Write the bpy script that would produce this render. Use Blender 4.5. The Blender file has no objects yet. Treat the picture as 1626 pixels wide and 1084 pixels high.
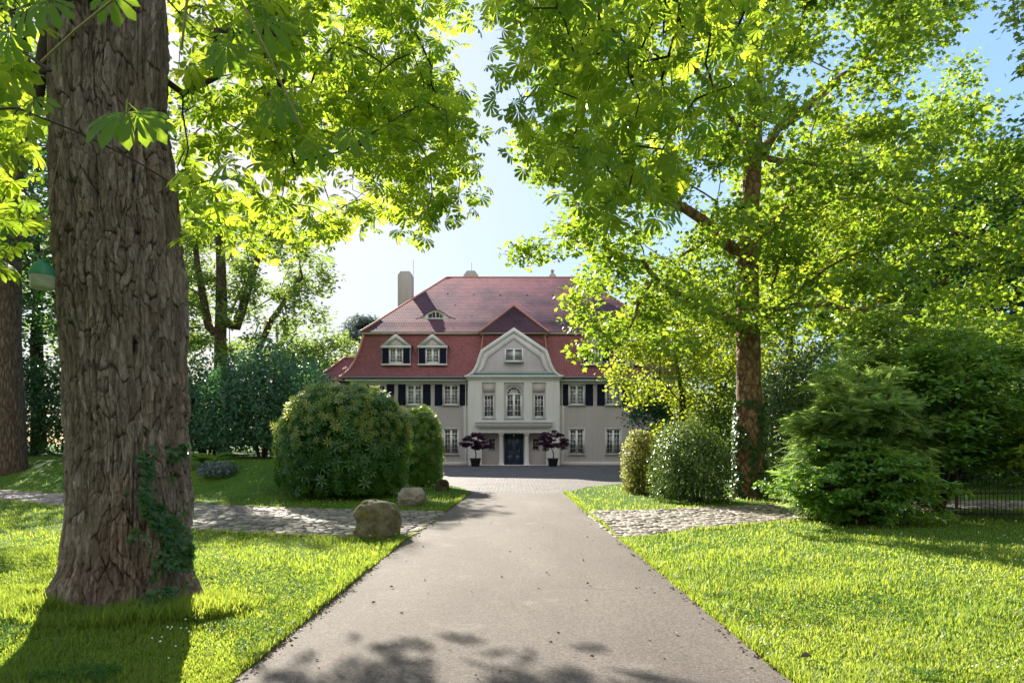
import bpy, math, random
import numpy as np
from mathutils import Vector

R = math.radians
rng = np.random.default_rng(7)
random.seed(7)
sc = bpy.context.scene
COL = sc.collection

# ------------------------------------------------------------------ camera, sky, sun, exposure
F = 1084.0; CX = 813.0; HY = 705.0; EYE = 1.65      # 24 mm lens held level, horizon low in a shifted frame
cam = bpy.data.cameras.new('camera'); camo = bpy.data.objects.new('camera', cam); COL.objects.link(camo)
camo.location = (0, 0, EYE); camo.rotation_euler = (R(90), 0, 0)
cam.sensor_width = 36; cam.lens = 24.0; cam.shift_y = 163/1626; cam.clip_start = .05; cam.clip_end = 3000
sc.camera = camo

SUN_EL, SUN_AZ = 26.0, -24.0                          # azimuth measured from +Y, negative is to the left
w = bpy.data.worlds.new("World"); sc.world = w; w.use_nodes = True
nt = w.node_tree; bg = nt.nodes['Background']
sky = nt.nodes.new('ShaderNodeTexSky'); sky.sky_type = 'NISHITA'; sky.sun_disc = False
sky.sun_elevation = R(SUN_EL); sky.sun_rotation = R(SUN_AZ)
sky.air_density = 1.0; sky.dust_density = 0.9; sky.ozone_density = 3.5
# the sky's own brightness rolls off towards the sun, as in the exposure-blended photograph
_bw = nt.nodes.new('ShaderNodeRGBToBW'); nt.links.new(sky.outputs[0], _bw.inputs[0])
def _mt(op, x, y):
    m_ = nt.nodes.new('ShaderNodeMath'); m_.operation = op
    for i_, v_ in enumerate((x, y)):
        if isinstance(v_, (int, float)): m_.inputs[i_].default_value = v_
        else: nt.links.new(v_, m_.inputs[i_])
    return m_.outputs[0]
_q = _mt('POWER', _mt('ADD', _mt('POWER', _mt('DIVIDE', _bw.outputs[0], 2.1), 1.5), 1.0), 0.667)
_d = nt.nodes.new('ShaderNodeVectorMath'); _d.operation = 'DIVIDE'; nt.links.new(sky.outputs[0], _d.inputs[0]); nt.links.new(_q, _d.inputs[1])
# unseen white cloud bank, added behind the viewer as fill light
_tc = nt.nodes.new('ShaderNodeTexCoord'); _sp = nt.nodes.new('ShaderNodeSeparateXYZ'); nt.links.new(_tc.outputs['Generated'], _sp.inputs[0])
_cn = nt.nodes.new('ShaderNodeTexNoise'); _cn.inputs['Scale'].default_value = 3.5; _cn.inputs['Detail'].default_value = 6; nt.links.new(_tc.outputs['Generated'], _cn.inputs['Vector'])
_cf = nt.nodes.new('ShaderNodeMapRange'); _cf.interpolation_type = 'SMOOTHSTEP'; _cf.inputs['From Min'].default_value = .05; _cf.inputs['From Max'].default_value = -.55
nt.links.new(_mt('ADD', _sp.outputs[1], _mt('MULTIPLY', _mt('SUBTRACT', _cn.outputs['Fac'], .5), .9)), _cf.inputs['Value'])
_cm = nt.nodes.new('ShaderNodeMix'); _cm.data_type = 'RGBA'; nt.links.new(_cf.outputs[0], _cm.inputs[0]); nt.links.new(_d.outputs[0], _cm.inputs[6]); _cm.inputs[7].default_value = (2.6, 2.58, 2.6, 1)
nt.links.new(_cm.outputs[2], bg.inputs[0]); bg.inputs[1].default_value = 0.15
sd = Vector((math.sin(R(SUN_AZ))*math.cos(R(SUN_EL)), math.cos(R(SUN_AZ))*math.cos(R(SUN_EL)), math.sin(R(SUN_EL))))
sl = bpy.data.lights.new('sun', 'SUN'); sl.energy = 4.9; sl.angle = R(.4); sl.color = (1, .93, .80)
so = bpy.data.objects.new('sun', sl); COL.objects.link(so); so.rotation_euler = sd.to_track_quat('Z', 'Y').to_euler()
so.location = (-30, 60, 40)
sc.view_settings.view_transform = 'Standard'; sc.view_settings.look = 'None'
sc.view_settings.exposure = 1.75; sc.view_settings.gamma = 1.0
cy = sc.cycles
cy.max_bounces = 6; cy.diffuse_bounces = 4; cy.glossy_bounces = 3; cy.transmission_bounces = 5; cy.transparent_max_bounces = 8
cy.sample_clamp_indirect = 6; cy.caustics_reflective = False; cy.caustics_refractive = False
cy.use_denoising = True

# ------------------------------------------------------------------ helpers
def P(px, py, Y):
    return np.array([(px-CX)/F*Y, Y, EYE+(HY-py)/F*Y])
def G(px, py):
    Y = EYE*F/(py-HY); return np.array([(px-CX)/F*Y, Y, 0.0])
def sstep(a, b, x):
    t = np.clip((x-a)/(b-a), 0, 1); return t*t*(3-2*t)

def _hash(ix, iy, iz):
    n = (ix*374761393 + iy*668265263 + iz*2147483647 + 1013904223) & 0xffffffff
    n = ((n ^ (n >> 13))*1274126177) & 0xffffffff
    n = (n ^ (n >> 16)) & 0xffffff
    return n/float(0xffffff)
def vnoise(x, y, z=None):
    x = np.asarray(x, float); y = np.asarray(y, float)
    z = np.zeros_like(x) if z is None else np.asarray(z, float)
    x, y, z = np.broadcast_arrays(x, y, z)
    xi = np.floor(x).astype(np.int64); yi = np.floor(y).astype(np.int64); zi = np.floor(z).astype(np.int64)
    fx = x-xi; fy = y-yi; fz = z-zi
    fx = fx*fx*(3-2*fx); fy = fy*fy*(3-2*fy); fz = fz*fz*(3-2*fz)
    r = 0
    for a in (0, 1):
        for b in (0, 1):
            for c in (0, 1):
                r = r + _hash(xi+a, yi+b, zi+c)*(fx if a else 1-fx)*(fy if b else 1-fy)*(fz if c else 1-fz)
    return r*2-1
def fbm(x, y, z=None, o=4):
    s = 0; a = .5; f = 1
    for i in range(o):
        s = s + a*vnoise(np.asarray(x)*f+i*17.3, np.asarray(y)*f+i*5.1, None if z is None else np.asarray(z)*f); a *= .5; f *= 2.03
    return s

ROOT = {}
def rootloc(o):
    while o is not None:
        if o.name in ROOT: return np.array(ROOT[o.name])
        o = o.parent
    return np.zeros(3)
def tag(o, label=None, cat=None, group=None, kind=None):
    if label: o['label'] = label
    if cat: o['category'] = cat
    if group: o['group'] = group
    if kind: o['kind'] = kind
    return o
def thing(name, loc, label, cat, group=None):
    o = bpy.data.objects.new(name, None); COL.objects.link(o); o.location = loc
    o.empty_display_size = .2
    ROOT[o.name] = tuple(loc)
    return tag(o, label, cat, group)

class MB:
    """collects faces in world space, builds one mesh object"""
    def __init__(s): s.v = []; s.n = 0; s.loops = []; s.tot = []; s.attr = []; s.smooth = False
    def add(s, V, Fc, rnd=None):
        V = np.asarray(V, float).reshape(-1, 3)
        if isinstance(Fc, np.ndarray):
            s.loops.append((Fc+s.n).ravel()); s.tot.append(np.full(len(Fc), Fc.shape[1], int)); m = len(Fc)
        else:
            s.loops.append(np.concatenate([np.asarray(f) for f in Fc])+s.n); s.tot.append(np.array([len(f) for f in Fc])); m = len(Fc)
        s.attr.append(np.full(m, .5) if rnd is None else np.asarray(rnd, float))
        s.v.append(V); s.n += len(V); return s
    def box(s, x0, x1, y0, y1, z0, z1):
        V = [(x, y, z) for z in (z0, z1) for y in (y0, y1) for x in (x0, x1)]
        return s.add(V, [[0, 2, 3, 1], [4, 5, 7, 6], [0, 1, 5, 4], [2, 6, 7, 3], [0, 4, 6, 2], [1, 3, 7, 5]])
    def prism(s, poly, y0, y1):                       # poly in (x,z), extruded along y
        n = len(poly); V = [(a, y0, b) for a, b in poly]+[(a, y1, b) for a, b in poly]
        f = [list(range(n)), list(range(2*n-1, n-1, -1))]+[[i, i+n, (i+1) % n+n, (i+1) % n] for i in range(n)]
        return s.add(V, f)
    def ring(s, outer, inner, y0, y1):                # frame between two open outlines of equal length, in (x,z)
        n = len(outer); V = []
        for q in (outer, inner):
            for y in (y0, y1): V += [(a, y, b) for a, b in q]
        f = []
        for i in range(n-1):
            f += [[i, i+1, 2*n+i+1, 2*n+i], [n+i, 3*n+i, 3*n+i+1, n+i+1], [i, n+i, n+i+1, i+1], [2*n+i, 2*n+i+1, 3*n+i+1, 3*n+i]]
        f += [[0, 2*n, 3*n, n], [n-1, 2*n-1, 4*n-1, 3*n-1]]
        return s.add(V, f)
    def tube(s, pts, rad, k=8, cap=True):
        pts = np.asarray(pts, float); n = len(pts)
        rad = np.broadcast_to(np.asarray(rad, float), (n,))
        t = np.gradient(pts, axis=0) if n > 1 else np.array([[0, 0, 1.]])
        t /= np.linalg.norm(t, axis=1, keepdims=True)+1e-9
        ref = np.array([0, 0, 1.]) if abs(t[0][2]) < .9 else np.array([1., 0, 0])
        V = np.zeros((n, k, 3)); a = np.arange(k)*2*np.pi/k; u = None
        for i in range(n):
            if u is None: u = np.cross(t[i], ref)
            else: u = u - t[i]*np.dot(u, t[i])
            u = u/(np.linalg.norm(u)+1e-9); b = np.cross(t[i], u)
            V[i] = pts[i]+rad[i]*(np.cos(a)[:, None]*u+np.sin(a)[:, None]*b)
        i, j = np.meshgrid(np.arange(n-1), np.arange(k), indexing='ij'); j2 = (j+1) % k
        Fc = np.stack([i*k+j, i*k+j2, (i+1)*k+j2, (i+1)*k+j], -1).reshape(-1, 4)
        s.add(V.reshape(-1, 3), Fc)
        if cap: s.add(np.concatenate([V[0], V[-1]]), [list(range(k-1, -1, -1)), list(range(k, 2*k))])
        return s
    def lathe(s, cx, cy, prof, k=24):
        s.tube([(cx, cy, z) for r, z in prof], [r for r, z in prof], k) if False else None
        a = np.arange(k)*2*np.pi/k; V = np.array([[(cx+r*math.cos(t), cy+r*math.sin(t), z) for t in a] for r, z in prof])
        n = len(prof); i, j = np.meshgrid(np.arange(n-1), np.arange(k), indexing='ij'); j2 = (j+1) % k
        s.add(V.reshape(-1, 3), np.stack([i*k+j, i*k+j2, (i+1)*k+j2, (i+1)*k+j], -1).reshape(-1, 4))
        return s.add(np.concatenate([V[0], V[-1]]), [list(range(k-1, -1, -1)), list(range(k, 2*k))])
    def grid(s, V):                                   # V (a,b,3)
        a, b = V.shape[:2]; i, j = np.meshgrid(np.arange(a-1), np.arange(b-1), indexing='ij')
        return s.add(V.reshape(-1, 3), np.stack([i*b+j, (i+1)*b+j, (i+1)*b+j+1, i*b+j+1], -1).reshape(-1, 4))
    def build(s, name, mat, parent=None, smooth=False, bevel=0):
        V = np.concatenate(s.v) - (rootloc(parent) if parent else 0)
        L = np.concatenate(s.loops).astype(np.int32); T = np.concatenate(s.tot).astype(np.int32)
        me = bpy.data.meshes.new(name)
        me.vertices.add(len(V)); me.vertices.foreach_set('co', V.astype(np.float32).ravel())
        me.loops.add(len(L)); me.loops.foreach_set('vertex_index', L)
        me.polygons.add(len(T)); me.polygons.foreach_set('loop_start', np.concatenate([[0], np.cumsum(T)[:-1]]).astype(np.int32))
        me.update(calc_edges=True)
        if smooth: me.polygons.foreach_set('use_smooth', np.ones(len(T), bool))
        at = me.attributes.new('rnd', 'FLOAT', 'FACE'); at.data.foreach_set('value', np.concatenate(s.attr).astype(np.float32))
        me.materials.append(mat)
        o = bpy.data.objects.new(name, me); COL.objects.link(o)
        if parent: o.parent = parent
        if bevel:
            m = o.modifiers.new('bevel', 'BEVEL'); m.width = bevel; m.segments = 1; m.limit_method = 'ANGLE'
        return o

def inpoly(x, y, poly):
    x = np.asarray(x); y = np.asarray(y); c = np.zeros(x.shape, bool); n = len(poly); j = n-1
    for i in range(n):
        xi, yi = poly[i]; xj, yj = poly[j]
        m = ((yi > y) != (yj > y)); c ^= m & (x < (xj-xi)*(y-yi)/((yj-yi)+1e-12)+xi); j = i
    return c

# ------------------------------------------------------------------ materials
class NT:
    def __init__(s, name):
        s.m = bpy.data.materials.new(name); s.m.use_nodes = True; s.t = s.m.node_tree
        s.b = s.t.nodes['Principled BSDF']; s.out = s.t.nodes['Material Output']; s.tc = None
    def n(s, typ, **kw):
        n = s.t.nodes.new('ShaderNode'+typ)
        for k, v in kw.items(): setattr(n, k, v)
        return n
    def l(s, a, b): s.t.links.new(a, b); return s
    def co(s, scale=(1, 1, 1), rot=(0, 0, 0)):
        if s.tc is None: s.tc = s.n('TexCoord')
        m = s.n('Mapping'); m.inputs['Scale'].default_value = scale; m.inputs['Rotation'].default_value = rot
        s.l(s.tc.outputs['Object'], m.inputs[0]); return m.outputs[0]
    def noise(s, scale, detail=4, rough=.55, vec=None, dist=0):
        n = s.n('TexNoise'); n.inputs['Scale'].default_value = scale; n.inputs['Detail'].default_value = detail
        n.inputs['Roughness'].default_value = rough; n.inputs['Distortion'].default_value = dist
        s.l(vec if vec is not None else s.co(), n.inputs['Vector']); return n.outputs['Fac']
    def ramp(s, fac, stops):
        r = s.n('ValToRGB'); e = r.color_ramp.elements
        while len(e) < len(stops): e.new(.5)
        for i, (p, c) in enumerate(stops):
            e[i].position = p; e[i].color = (*c, 1) if isinstance(c, tuple) else (c, c, c, 1)
        s.l(fac, r.inputs[0]); return r.outputs[0]
    def mix(s, fac, a, b, mode='MIX'):
        m = s.n('Mix', data_type='RGBA', blend_type=mode)
        for v, i in ((fac, m.inputs[0]), (a, m.inputs[6]), (b, m.inputs[7])):
            if hasattr(v, 'is_linked') or isinstance(v, bpy.types.NodeSocket): s.l(v, i)
            else: i.default_value = v if not isinstance(v, tuple) else (*v, 1)
        return m.outputs[2]
    def bump(s, h, strength=.5, dist=.02, prev=None):
        b = s.n('Bump'); b.inputs['Strength'].default_value = strength; b.inputs['Distance'].default_value = dist
        s.l(h, b.inputs['Height'])
        if prev is not None: s.l(prev, b.inputs['Normal'])
        return b.outputs[0]
    def fin(s, color=None, rough=.8, normal=None, spec=None):
        if color is not None:
            if isinstance(color, tuple): s.b.inputs['Base Color'].default_value = (*color, 1)
            else: s.l(color, s.b.inputs['Base Color'])
        if isinstance(rough, (int, float)): s.b.inputs['Roughness'].default_value = rough
        else: s.l(rough, s.b.inputs['Roughness'])
        if spec is not None: s.b.inputs['Specular IOR Level'].default_value = spec
        if normal is not None: s.l(normal, s.b.inputs['Normal'])
        return s.m

def leafmat(name, c1, c2, t1, t2, trans=.5, rough=.45, gloss=.3, big=.5):
    s = NT(name); a = s.n('Attribute', attribute_name='rnd')
    n = s.noise(big, 3)
    f = s.n('Math', operation='ADD'); s.l(a.outputs['Fac'], f.inputs[0]); s.l(n, f.inputs[1])
    f2 = s.n('Math', operation='MULTIPLY_ADD', use_clamp=True); s.l(f.outputs[0], f2.inputs[0]); f2.inputs[1].default_value = .9; f2.inputs[2].default_value = -.4
    c = s.mix(f2.outputs[0], c1, c2); t = s.mix(f2.outputs[0], t1, t2)
    s.fin(c, rough, spec=gloss)
    tr = s.n('BsdfTranslucent'); s.l(t, tr.inputs[0])
    m = s.n('MixShader'); m.inputs[0].default_value = trans
    s.l(s.b.outputs[0], m.inputs[1]).l(tr.outputs[0], m.inputs[2]).l(m.outputs[0], s.out.inputs[0])
    return s.m

def plain(name, c, rough=.6, var=.12, scale=3, metal=0, bump=0, bs=40):
    s = NT(name); n = s.noise(scale, 4)
    col = s.mix(n, tuple(x*(1-var) for x in c), tuple(min(1, x*(1+var)) for x in c))
    s.b.inputs['Metallic'].default_value = metal
    return s.fin(col, rough, s.bump(s.noise(bs, 4), bump, .01) if bump else None)

M = {}
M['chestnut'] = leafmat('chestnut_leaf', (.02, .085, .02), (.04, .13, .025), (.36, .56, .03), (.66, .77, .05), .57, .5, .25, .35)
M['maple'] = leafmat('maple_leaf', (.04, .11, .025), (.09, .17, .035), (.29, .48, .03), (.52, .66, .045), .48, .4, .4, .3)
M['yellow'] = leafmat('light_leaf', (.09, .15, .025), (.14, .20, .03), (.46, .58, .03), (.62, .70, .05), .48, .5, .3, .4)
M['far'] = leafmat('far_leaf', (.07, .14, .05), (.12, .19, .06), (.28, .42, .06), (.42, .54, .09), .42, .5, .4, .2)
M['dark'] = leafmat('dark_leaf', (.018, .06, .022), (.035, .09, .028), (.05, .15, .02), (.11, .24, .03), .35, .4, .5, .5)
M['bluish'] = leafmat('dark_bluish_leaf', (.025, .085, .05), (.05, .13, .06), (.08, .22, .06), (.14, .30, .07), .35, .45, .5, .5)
M['rhodo'] = leafmat('rhododendron_leaf', (.022, .085, .022), (.065, .17, .035), (.18, .36, .03), (.32, .48, .04), .32, .35, .55, .9)
M['rhodo_tip'] = leafmat('rhododendron_young_leaf', (.18, .25, .05), (.34, .36, .12), (.5, .56, .10), (.62, .62, .2), .4, .45, .4, .9)
M['fresh'] = leafmat('fresh_shrub_leaf', (.05, .15, .03), (.11, .23, .05), (.28, .48, .05), (.44, .62, .07), .42, .4, .4, .8)
M['holly'] = leafmat('glossy_holly_leaf', (.035, .075, .025), (.07, .12, .035), (.14, .24, .03), (.25, .34, .05), .3, .38, .5, .8)
M['hemlock'] = leafmat('hemlock_needle', (.10, .20, .06), (.20, .30, .10), (.34, .52, .10), (.52, .66, .15), .5, .5, .3, .7)
M['cedar'] = leafmat('cedar_needle', (.12, .16, .15), (.18, .22, .20), (.15, .2, .17), (.2, .26, .2), .3, .6, .2, .4)
M['purple'] = leafmat('purple_maple_leaf', (.05, .02, .05), (.11, .045, .095), (.14, .03, .09), (.24, .06, .13), .35, .5, .3, 2)
M['copper'] = leafmat('coppery_leaf', (.10, .13, .03), (.26, .17, .07), (.3, .38, .04), (.5, .42, .12), .4, .45, .4, 1.5)
M['ivy'] = leafmat('ivy_leaf', (.02, .075, .02), (.04, .11, .025), (.06, .2, .02), (.15, .3, .03), .3, .38, .5, 2)
M['grass'] = leafmat('grass_blade', (.045, .115, .018), (.14, .195, .035), (.27, .43, .04), (.60, .66, .08), .5, .5, .3, .55)
M['clover'] = leafmat('clover_leaf', (.03, .10, .03), (.05, .14, .04), (.12, .28, .04), (.2, .38, .05), .35, .85, .05, 1)
M['white_flower'] = plain('clover_flower', (.8, .8, .76), .6)

def bark(name, c1, c2, c3, s1=(9, 9, 2.2), bs=.7, dist=.03):
    s = NT(name); v = s.co(s1)
    n1 = s.noise(1.6, 6, .65, v, .6)
    vo = s.n('TexVoronoi', feature='DISTANCE_TO_EDGE'); vo.inputs['Scale'].default_value = 1.2
    wv = s.n('Mix', data_type='VECTOR'); wv.inputs[0].default_value = .18
    nn = s.n('TexNoise'); nn.inputs['Scale'].default_value = 2.5; s.l(v, nn.inputs['Vector'])
    s.l(v, wv.inputs[4]); s.l(nn.outputs['Color'], wv.inputs[5]); s.l(wv.outputs[1], vo.inputs['Vector'])
    cr = s.ramp(vo.outputs['Distance'], [(0, 0.0), (.25, 1.0)])
    col = s.ramp(n1, [(.25, c1), (.5, c2), (.75, c3)])
    col = s.mix(.55, col, s.mix(cr, tuple(x*.35 for x in c1), (1, 1, 1)), 'MULTIPLY')
    b = s.bump(cr, bs, dist); b = s.bump(n1, bs*.8, dist, b)
    return s.fin(col, .9, b, .2)
M['bark'] = bark('brown_bark', (.05, .035, .025), (.14, .10, .07), (.25, .19, .13))
M['bark_maple'] = bark('scaly_maple_bark', (.06, .035, .025), (.26, .15, .085), (.50, .37, .24), (5, 5, 3.5))
M['bark_dark'] = bark('dark_bark', (.03, .022, .016), (.07, .05, .035), (.13, .10, .07))
M['twig'] = plain('twig_bark', (.045, .033, .022), .9, .3)
M['stem'] = plain('green_stem', (.30, .26, .10), .6, .2)

def mk_chestnut_bark():
    s = NT('chestnut_trunk_bark'); a = s.n('Attribute', attribute_name='plate')
    v = s.co((10, 10, 2.5)); n = s.noise(3, 8, .7, v, .8); n2 = s.noise(1.1, 5, .6, s.co((1, 1, .5))); n3 = s.noise(60, 6, .7, s.co((1, 1, .35)))
    c = s.ramp(n, [(.22, (.08, .062, .05)), (.40, (.20, .162, .135)), (.56, (.30, .255, .222)), (.78, (.50, .45, .40))])
    c = s.mix(s.ramp(n2, [(.45, 0.0), (.68, .45)]), c, (.17, .085, .04))
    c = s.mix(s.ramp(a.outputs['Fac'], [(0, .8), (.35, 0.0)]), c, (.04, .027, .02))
    c = s.mix(.35, c, s.ramp(n3, [(.3, .55), (.7, 1.0)]), 'MULTIPLY')
    t = s.n('Attribute', attribute_name='tone')
    c = s.mix(.8, c, s.ramp(t.outputs['Fac'], [(.1, (.55, .5, .46)), (.5, (.95, .92, .9)), (.9, (1.6, 1.6, 1.6))]), 'MULTIPLY')
    c = s.mix(s.ramp(s.noise(2.3, 5, .7), [(.6, 0.0), (.7, .35)]), c, (.16, .17, .10))
    b = s.bump(n, 1.0, .03); b = s.bump(n3, .9, .014, b)
    return s.fin(c, .92, b, .15)
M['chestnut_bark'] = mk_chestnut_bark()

def mk_lawn():
    s = NT('lawn_soil_and_grass'); n = s.noise(.6, 6, .6); n2 = s.noise(7, 5, .6); n3 = s.noise(45, 3, .7); n4 = s.noise(.9, 6, .7)
    c = s.ramp(n, [(.3, (.045, .11, .012)), (.5, (.09, .175, .016)), (.72, (.15, .22, .025))])
    c = s.mix(s.ramp(n2, [(.35, .6), (.6, 0.0)]), c, (.035, .085, .012))
    c = s.mix(s.ramp(n3, [(.3, .5), (.6, 0.0)]), c, (.03, .06, .01))
    c = s.mix(s.ramp(n4, [(.66, 0.0), (.74, .8)]), c, (.13, .09, .05))
    return s.fin(c, .95, s.bump(n3, .8, .04), .1)
M['lawn'] = mk_lawn()
def mk_asphalt():
    s = NT('worn_asphalt'); n = s.noise(.5, 5, .6, s.co((1, .3, 1))); g = s.noise(95, 5, .9); g2 = s.noise(32, 4, .8)
    c = s.ramp(n, [(.3, (.105, .086, .074)), (.5, (.14, .117, .102)), (.7, (.185, .155, .136))])
    c = s.mix(.9, c, s.ramp(g, [(.38, .35), (.5, .95), (.62, 1.6)]), 'MULTIPLY')
    c = s.mix(.8, c, s.ramp(g2, [(.38, .6), (.62, 1.4)]), 'MULTIPLY')
    c = s.mix(s.ramp(s.noise(1.1, 7, .75), [(.57, 0.0), (.7, .45)]), c, (.27, .24, .215))
    c = s.mix(s.ramp(s.noise(.8, 7, .75, s.co((2.2, .35, 1))), [(.56, 0.0), (.66, .35)]), c, (.10, .085, .075))
    c = s.mix(s.ramp(s.noise(20, 2, .5), [(.70, 0.0), (.73, .9)]), c, (.035, .025, .018))
    vo = s.n('TexVoronoi', feature='DISTANCE_TO_EDGE'); vo.inputs['Scale'].default_value = .55
    wv = s.n('Mix', data_type='VECTOR'); wv.inputs[0].default_value = .12; nn = s.n('TexNoise'); nn.inputs['Scale'].default_value = 3; nn.inputs['Detail'].default_value = 6
    s.l(s.co(), nn.inputs['Vector']).l(s.co(), wv.inputs[4]).l(nn.outputs['Color'], wv.inputs[5]).l(wv.outputs[1], vo.inputs['Vector'])
    cr = s.n('Math', operation='MULTIPLY'); s.l(s.ramp(vo.outputs['Distance'], [(.0, 1.0), (.006, 0.0)]), cr.inputs[0]); s.l(s.ramp(s.noise(.35, 2), [(.5, 0.0), (.6, .7)]), cr.inputs[1])
    c = s.mix(cr.outputs[0], c, (.045, .036, .03))
    b = s.bump(g2, .6, .012); b = s.bump(g, .9, .008, b)
    return s.fin(c, .85, b, .25)
M['asphalt'] = mk_asphalt()
def mk_court():
    s = NT('courtyard_setts'); v = s.n('TexVoronoi', feature='DISTANCE_TO_EDGE'); v.inputs['Scale'].default_value = 7; v.inputs['Randomness'].default_value = .55
    s.l(s.co(), v.inputs['Vector'])
    v2 = s.n('TexVoronoi'); v2.inputs['Scale'].default_value = 7; v2.inputs['Randomness'].default_value = .55; s.l(s.co(), v2.inputs['Vector'])
    e = s.ramp(v.outputs['Distance'], [(.02, 0.0), (.12, 1.0)])
    c = s.mix(.35, s.ramp(s.noise(.7, 5), [(.3, (.125, .108, .112)), (.7, (.19, .165, .165))]), v2.outputs['Color'], 'SOFT_LIGHT')
    c = s.mix(e, (.08, .07, .06), c)
    return s.fin(c, .8, s.bump(e, .7, .03), .3)
M['court'] = mk_court()
def mk_sett():
    s = NT('granite_sett'); a = s.n('Attribute', attribute_name='rnd')
    c = s.ramp(a.outputs['Fac'], [(0, (.12, .10, .09)), (.35, (.19, .165, .135)), (.7, (.27, .23, .19)), (1, (.36, .31, .25))])
    n = s.noise(30, 5, .7); c = s.mix(.5, c, s.ramp(n, [(.3, .6), (.7, 1.1)]), 'MULTIPLY')
    c = s.mix(s.ramp(s.noise(1.5, 4), [(.55, 0.0), (.75, .35)]), c, (.13, .13, .06))
    return s.fin(c, .75, s.bump(n, .6, .01), .4)
M['sett'] = mk_sett()
M['joint'] = plain('joint_sand_and_moss', (.10, .09, .05), .95, .4, 4, bump=.5)
def mk_rock(name, c1, c2, moss):
    s = NT(name); n = s.noise(4, 8, .65); n2 = s.noise(2.2, 6, .6); n3 = s.noise(30, 6, .7)
    c = s.ramp(n, [(.3, c1), (.65, c2)])
    c = s.mix(s.ramp(n2, [(.47, 0.0), (.58, moss)]), c, (.17, .16, .02))
    c = s.mix(.5, c, s.ramp(n3, [(.3, .35), (.65, 1.2)]), 'MULTIPLY')
    b = s.bump(n, 1.0, .09); return s.fin(c, .9, s.bump(n3, .8, .02, b), .2)
M['rock_moss'] = mk_rock('mossy_boulder', (.07, .06, .03), (.27, .24, .15), .95)
M['rock_pale'] = mk_rock('pale_boulder', (.20, .16, .13), (.42, .36, .31), .1)
M['rock_dark'] = mk_rock('dark_stone', (.05, .04, .03), (.15, .12, .08), .5)

def mk_plaster(name, c):
    s = NT(name); n = s.noise(.8, 5, .6, s.co((1, 1, .4))); n2 = s.noise(25, 4, .6)
    col = s.ramp(n, [(.3, tuple(x*.9 for x in c)), (.7, tuple(x*1.05 for x in c))])
    st = s.noise(1.4, 6, .7, s.co((2.6, 2.6, .22))); col = s.mix(s.ramp(st, [(.48, 0.0), (.72, .28)]), col, tuple(x*.62 for x in c))
    return s.fin(col, .9, s.bump(n2, .25, .01), .2)
M['plaster'] = mk_plaster('greige_plaster', (.485, .44, .44))
M['plaster2'] = mk_plaster('panel_plaster', (.54, .50, .485))
M['trim'] = mk_plaster('light_trim_plaster', (.72, .70, .69))
M['cream'] = mk_plaster('cream_eave', (.62, .56, .44))
M['white'] = plain('white_window_paint', (.86, .86, .86), .45, .03)
_n = NT('navy_shutter_paint'); M['navy'] = _n.fin((.005, .010, .026), .6, spec=.12)
M['door'] = plain('navy_door_paint', (.014, .03, .06), .35, .2)
M['sill'] = plain('grey_sill', (.42, .44, .44), .6)
M['slate'] = plain('blue_grey_sheet', (.16, .20, .22), .5)
M['copper_green'] = plain('green_copper_sheet', (.07, .15, .15), .5, .2)
M['brass'] = plain('brass', (.5, .42, .25), .35, .1, metal=1)
M['chimney'] = mk_plaster('chimney_render', (.42, .39, .35))
M['curtain'] = plain('white_curtain', (.80, .81, .78), .9, .1)
M['iron'] = plain('black_iron', (.02, .018, .016), .5, .3)
M['iron_rust'] = plain('weathered_iron_post', (.07, .045, .035), .7, .4)
M['pot'] = plain('black_planter', (.018, .02, .026), .5, .2)
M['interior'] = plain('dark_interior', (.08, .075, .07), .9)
def mk_tiles(name, c1, c2, stain, amt):
    s = NT(name); tc = s.n('TexCoord'); sp = s.n('SeparateXYZ'); s.l(tc.outputs['Object'], sp.inputs[0])
    ad = s.n('Math', operation='ADD'); s.l(sp.outputs[0], ad.inputs[0]); s.l(sp.outputs[1], ad.inputs[1])
    cb = s.n('CombineXYZ'); s.l(ad.outputs[0], cb.inputs[0]); s.l(sp.outputs[2], cb.inputs[1])
    br = s.n('TexBrick'); br.offset = .5; br.inputs['Scale'].default_value = 1; br.inputs['Brick Width'].default_value = .2
    br.inputs['Row Height'].default_value = .165; br.inputs['Mortar Size'].default_value = .016; br.inputs['Mortar Smooth'].default_value = .6
    br.inputs['Color1'].default_value = (*c1, 1); br.inputs['Color2'].default_value = (*c2, 1); br.inputs['Mortar'].default_value = tuple(x*.35 for x in c1)+(1,)
    s.l(cb.outputs[0], br.inputs['Vector'])
    n = s.noise(.35, 6, .65, s.co((1, 1, .8)))
    c = s.mix(s.ramp(n, [(.45, 0.0), (.68, amt)]), br.outputs['Color'], stain)
    inv = s.n('Math', operation='SUBTRACT'); inv.inputs[0].default_value = 1; s.l(br.outputs['Fac'], inv.inputs[1])
    fr = s.n('Math', operation='FRACT'); dv = s.n('Math', operation='DIVIDE'); dv.inputs[1].default_value = .165; s.l(sp.outputs[2], dv.inputs[0]); s.l(dv.outputs[0], fr.inputs[0])
    h = s.n('Math', operation='SUBTRACT'); s.l(inv.outputs[0], h.inputs[0]); s.l(fr.outputs[0], h.inputs[1])
    return s.fin(c, .85, s.bump(h.outputs[0], .8, .04), .12)
M['tile_red'] = mk_tiles('red_plain_tiles', (.40, .155, .145), (.31, .115, .115), (.2, .10, .11), .45)
M['tile_old'] = mk_tiles('weathered_mauve_tiles', (.175, .09, .102), (.135, .073, .086), (.05, .04, .06), .8)
M['ridge'] = plain('ridge_tile', (.45, .20, .14), .7, .25, 6)
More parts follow.
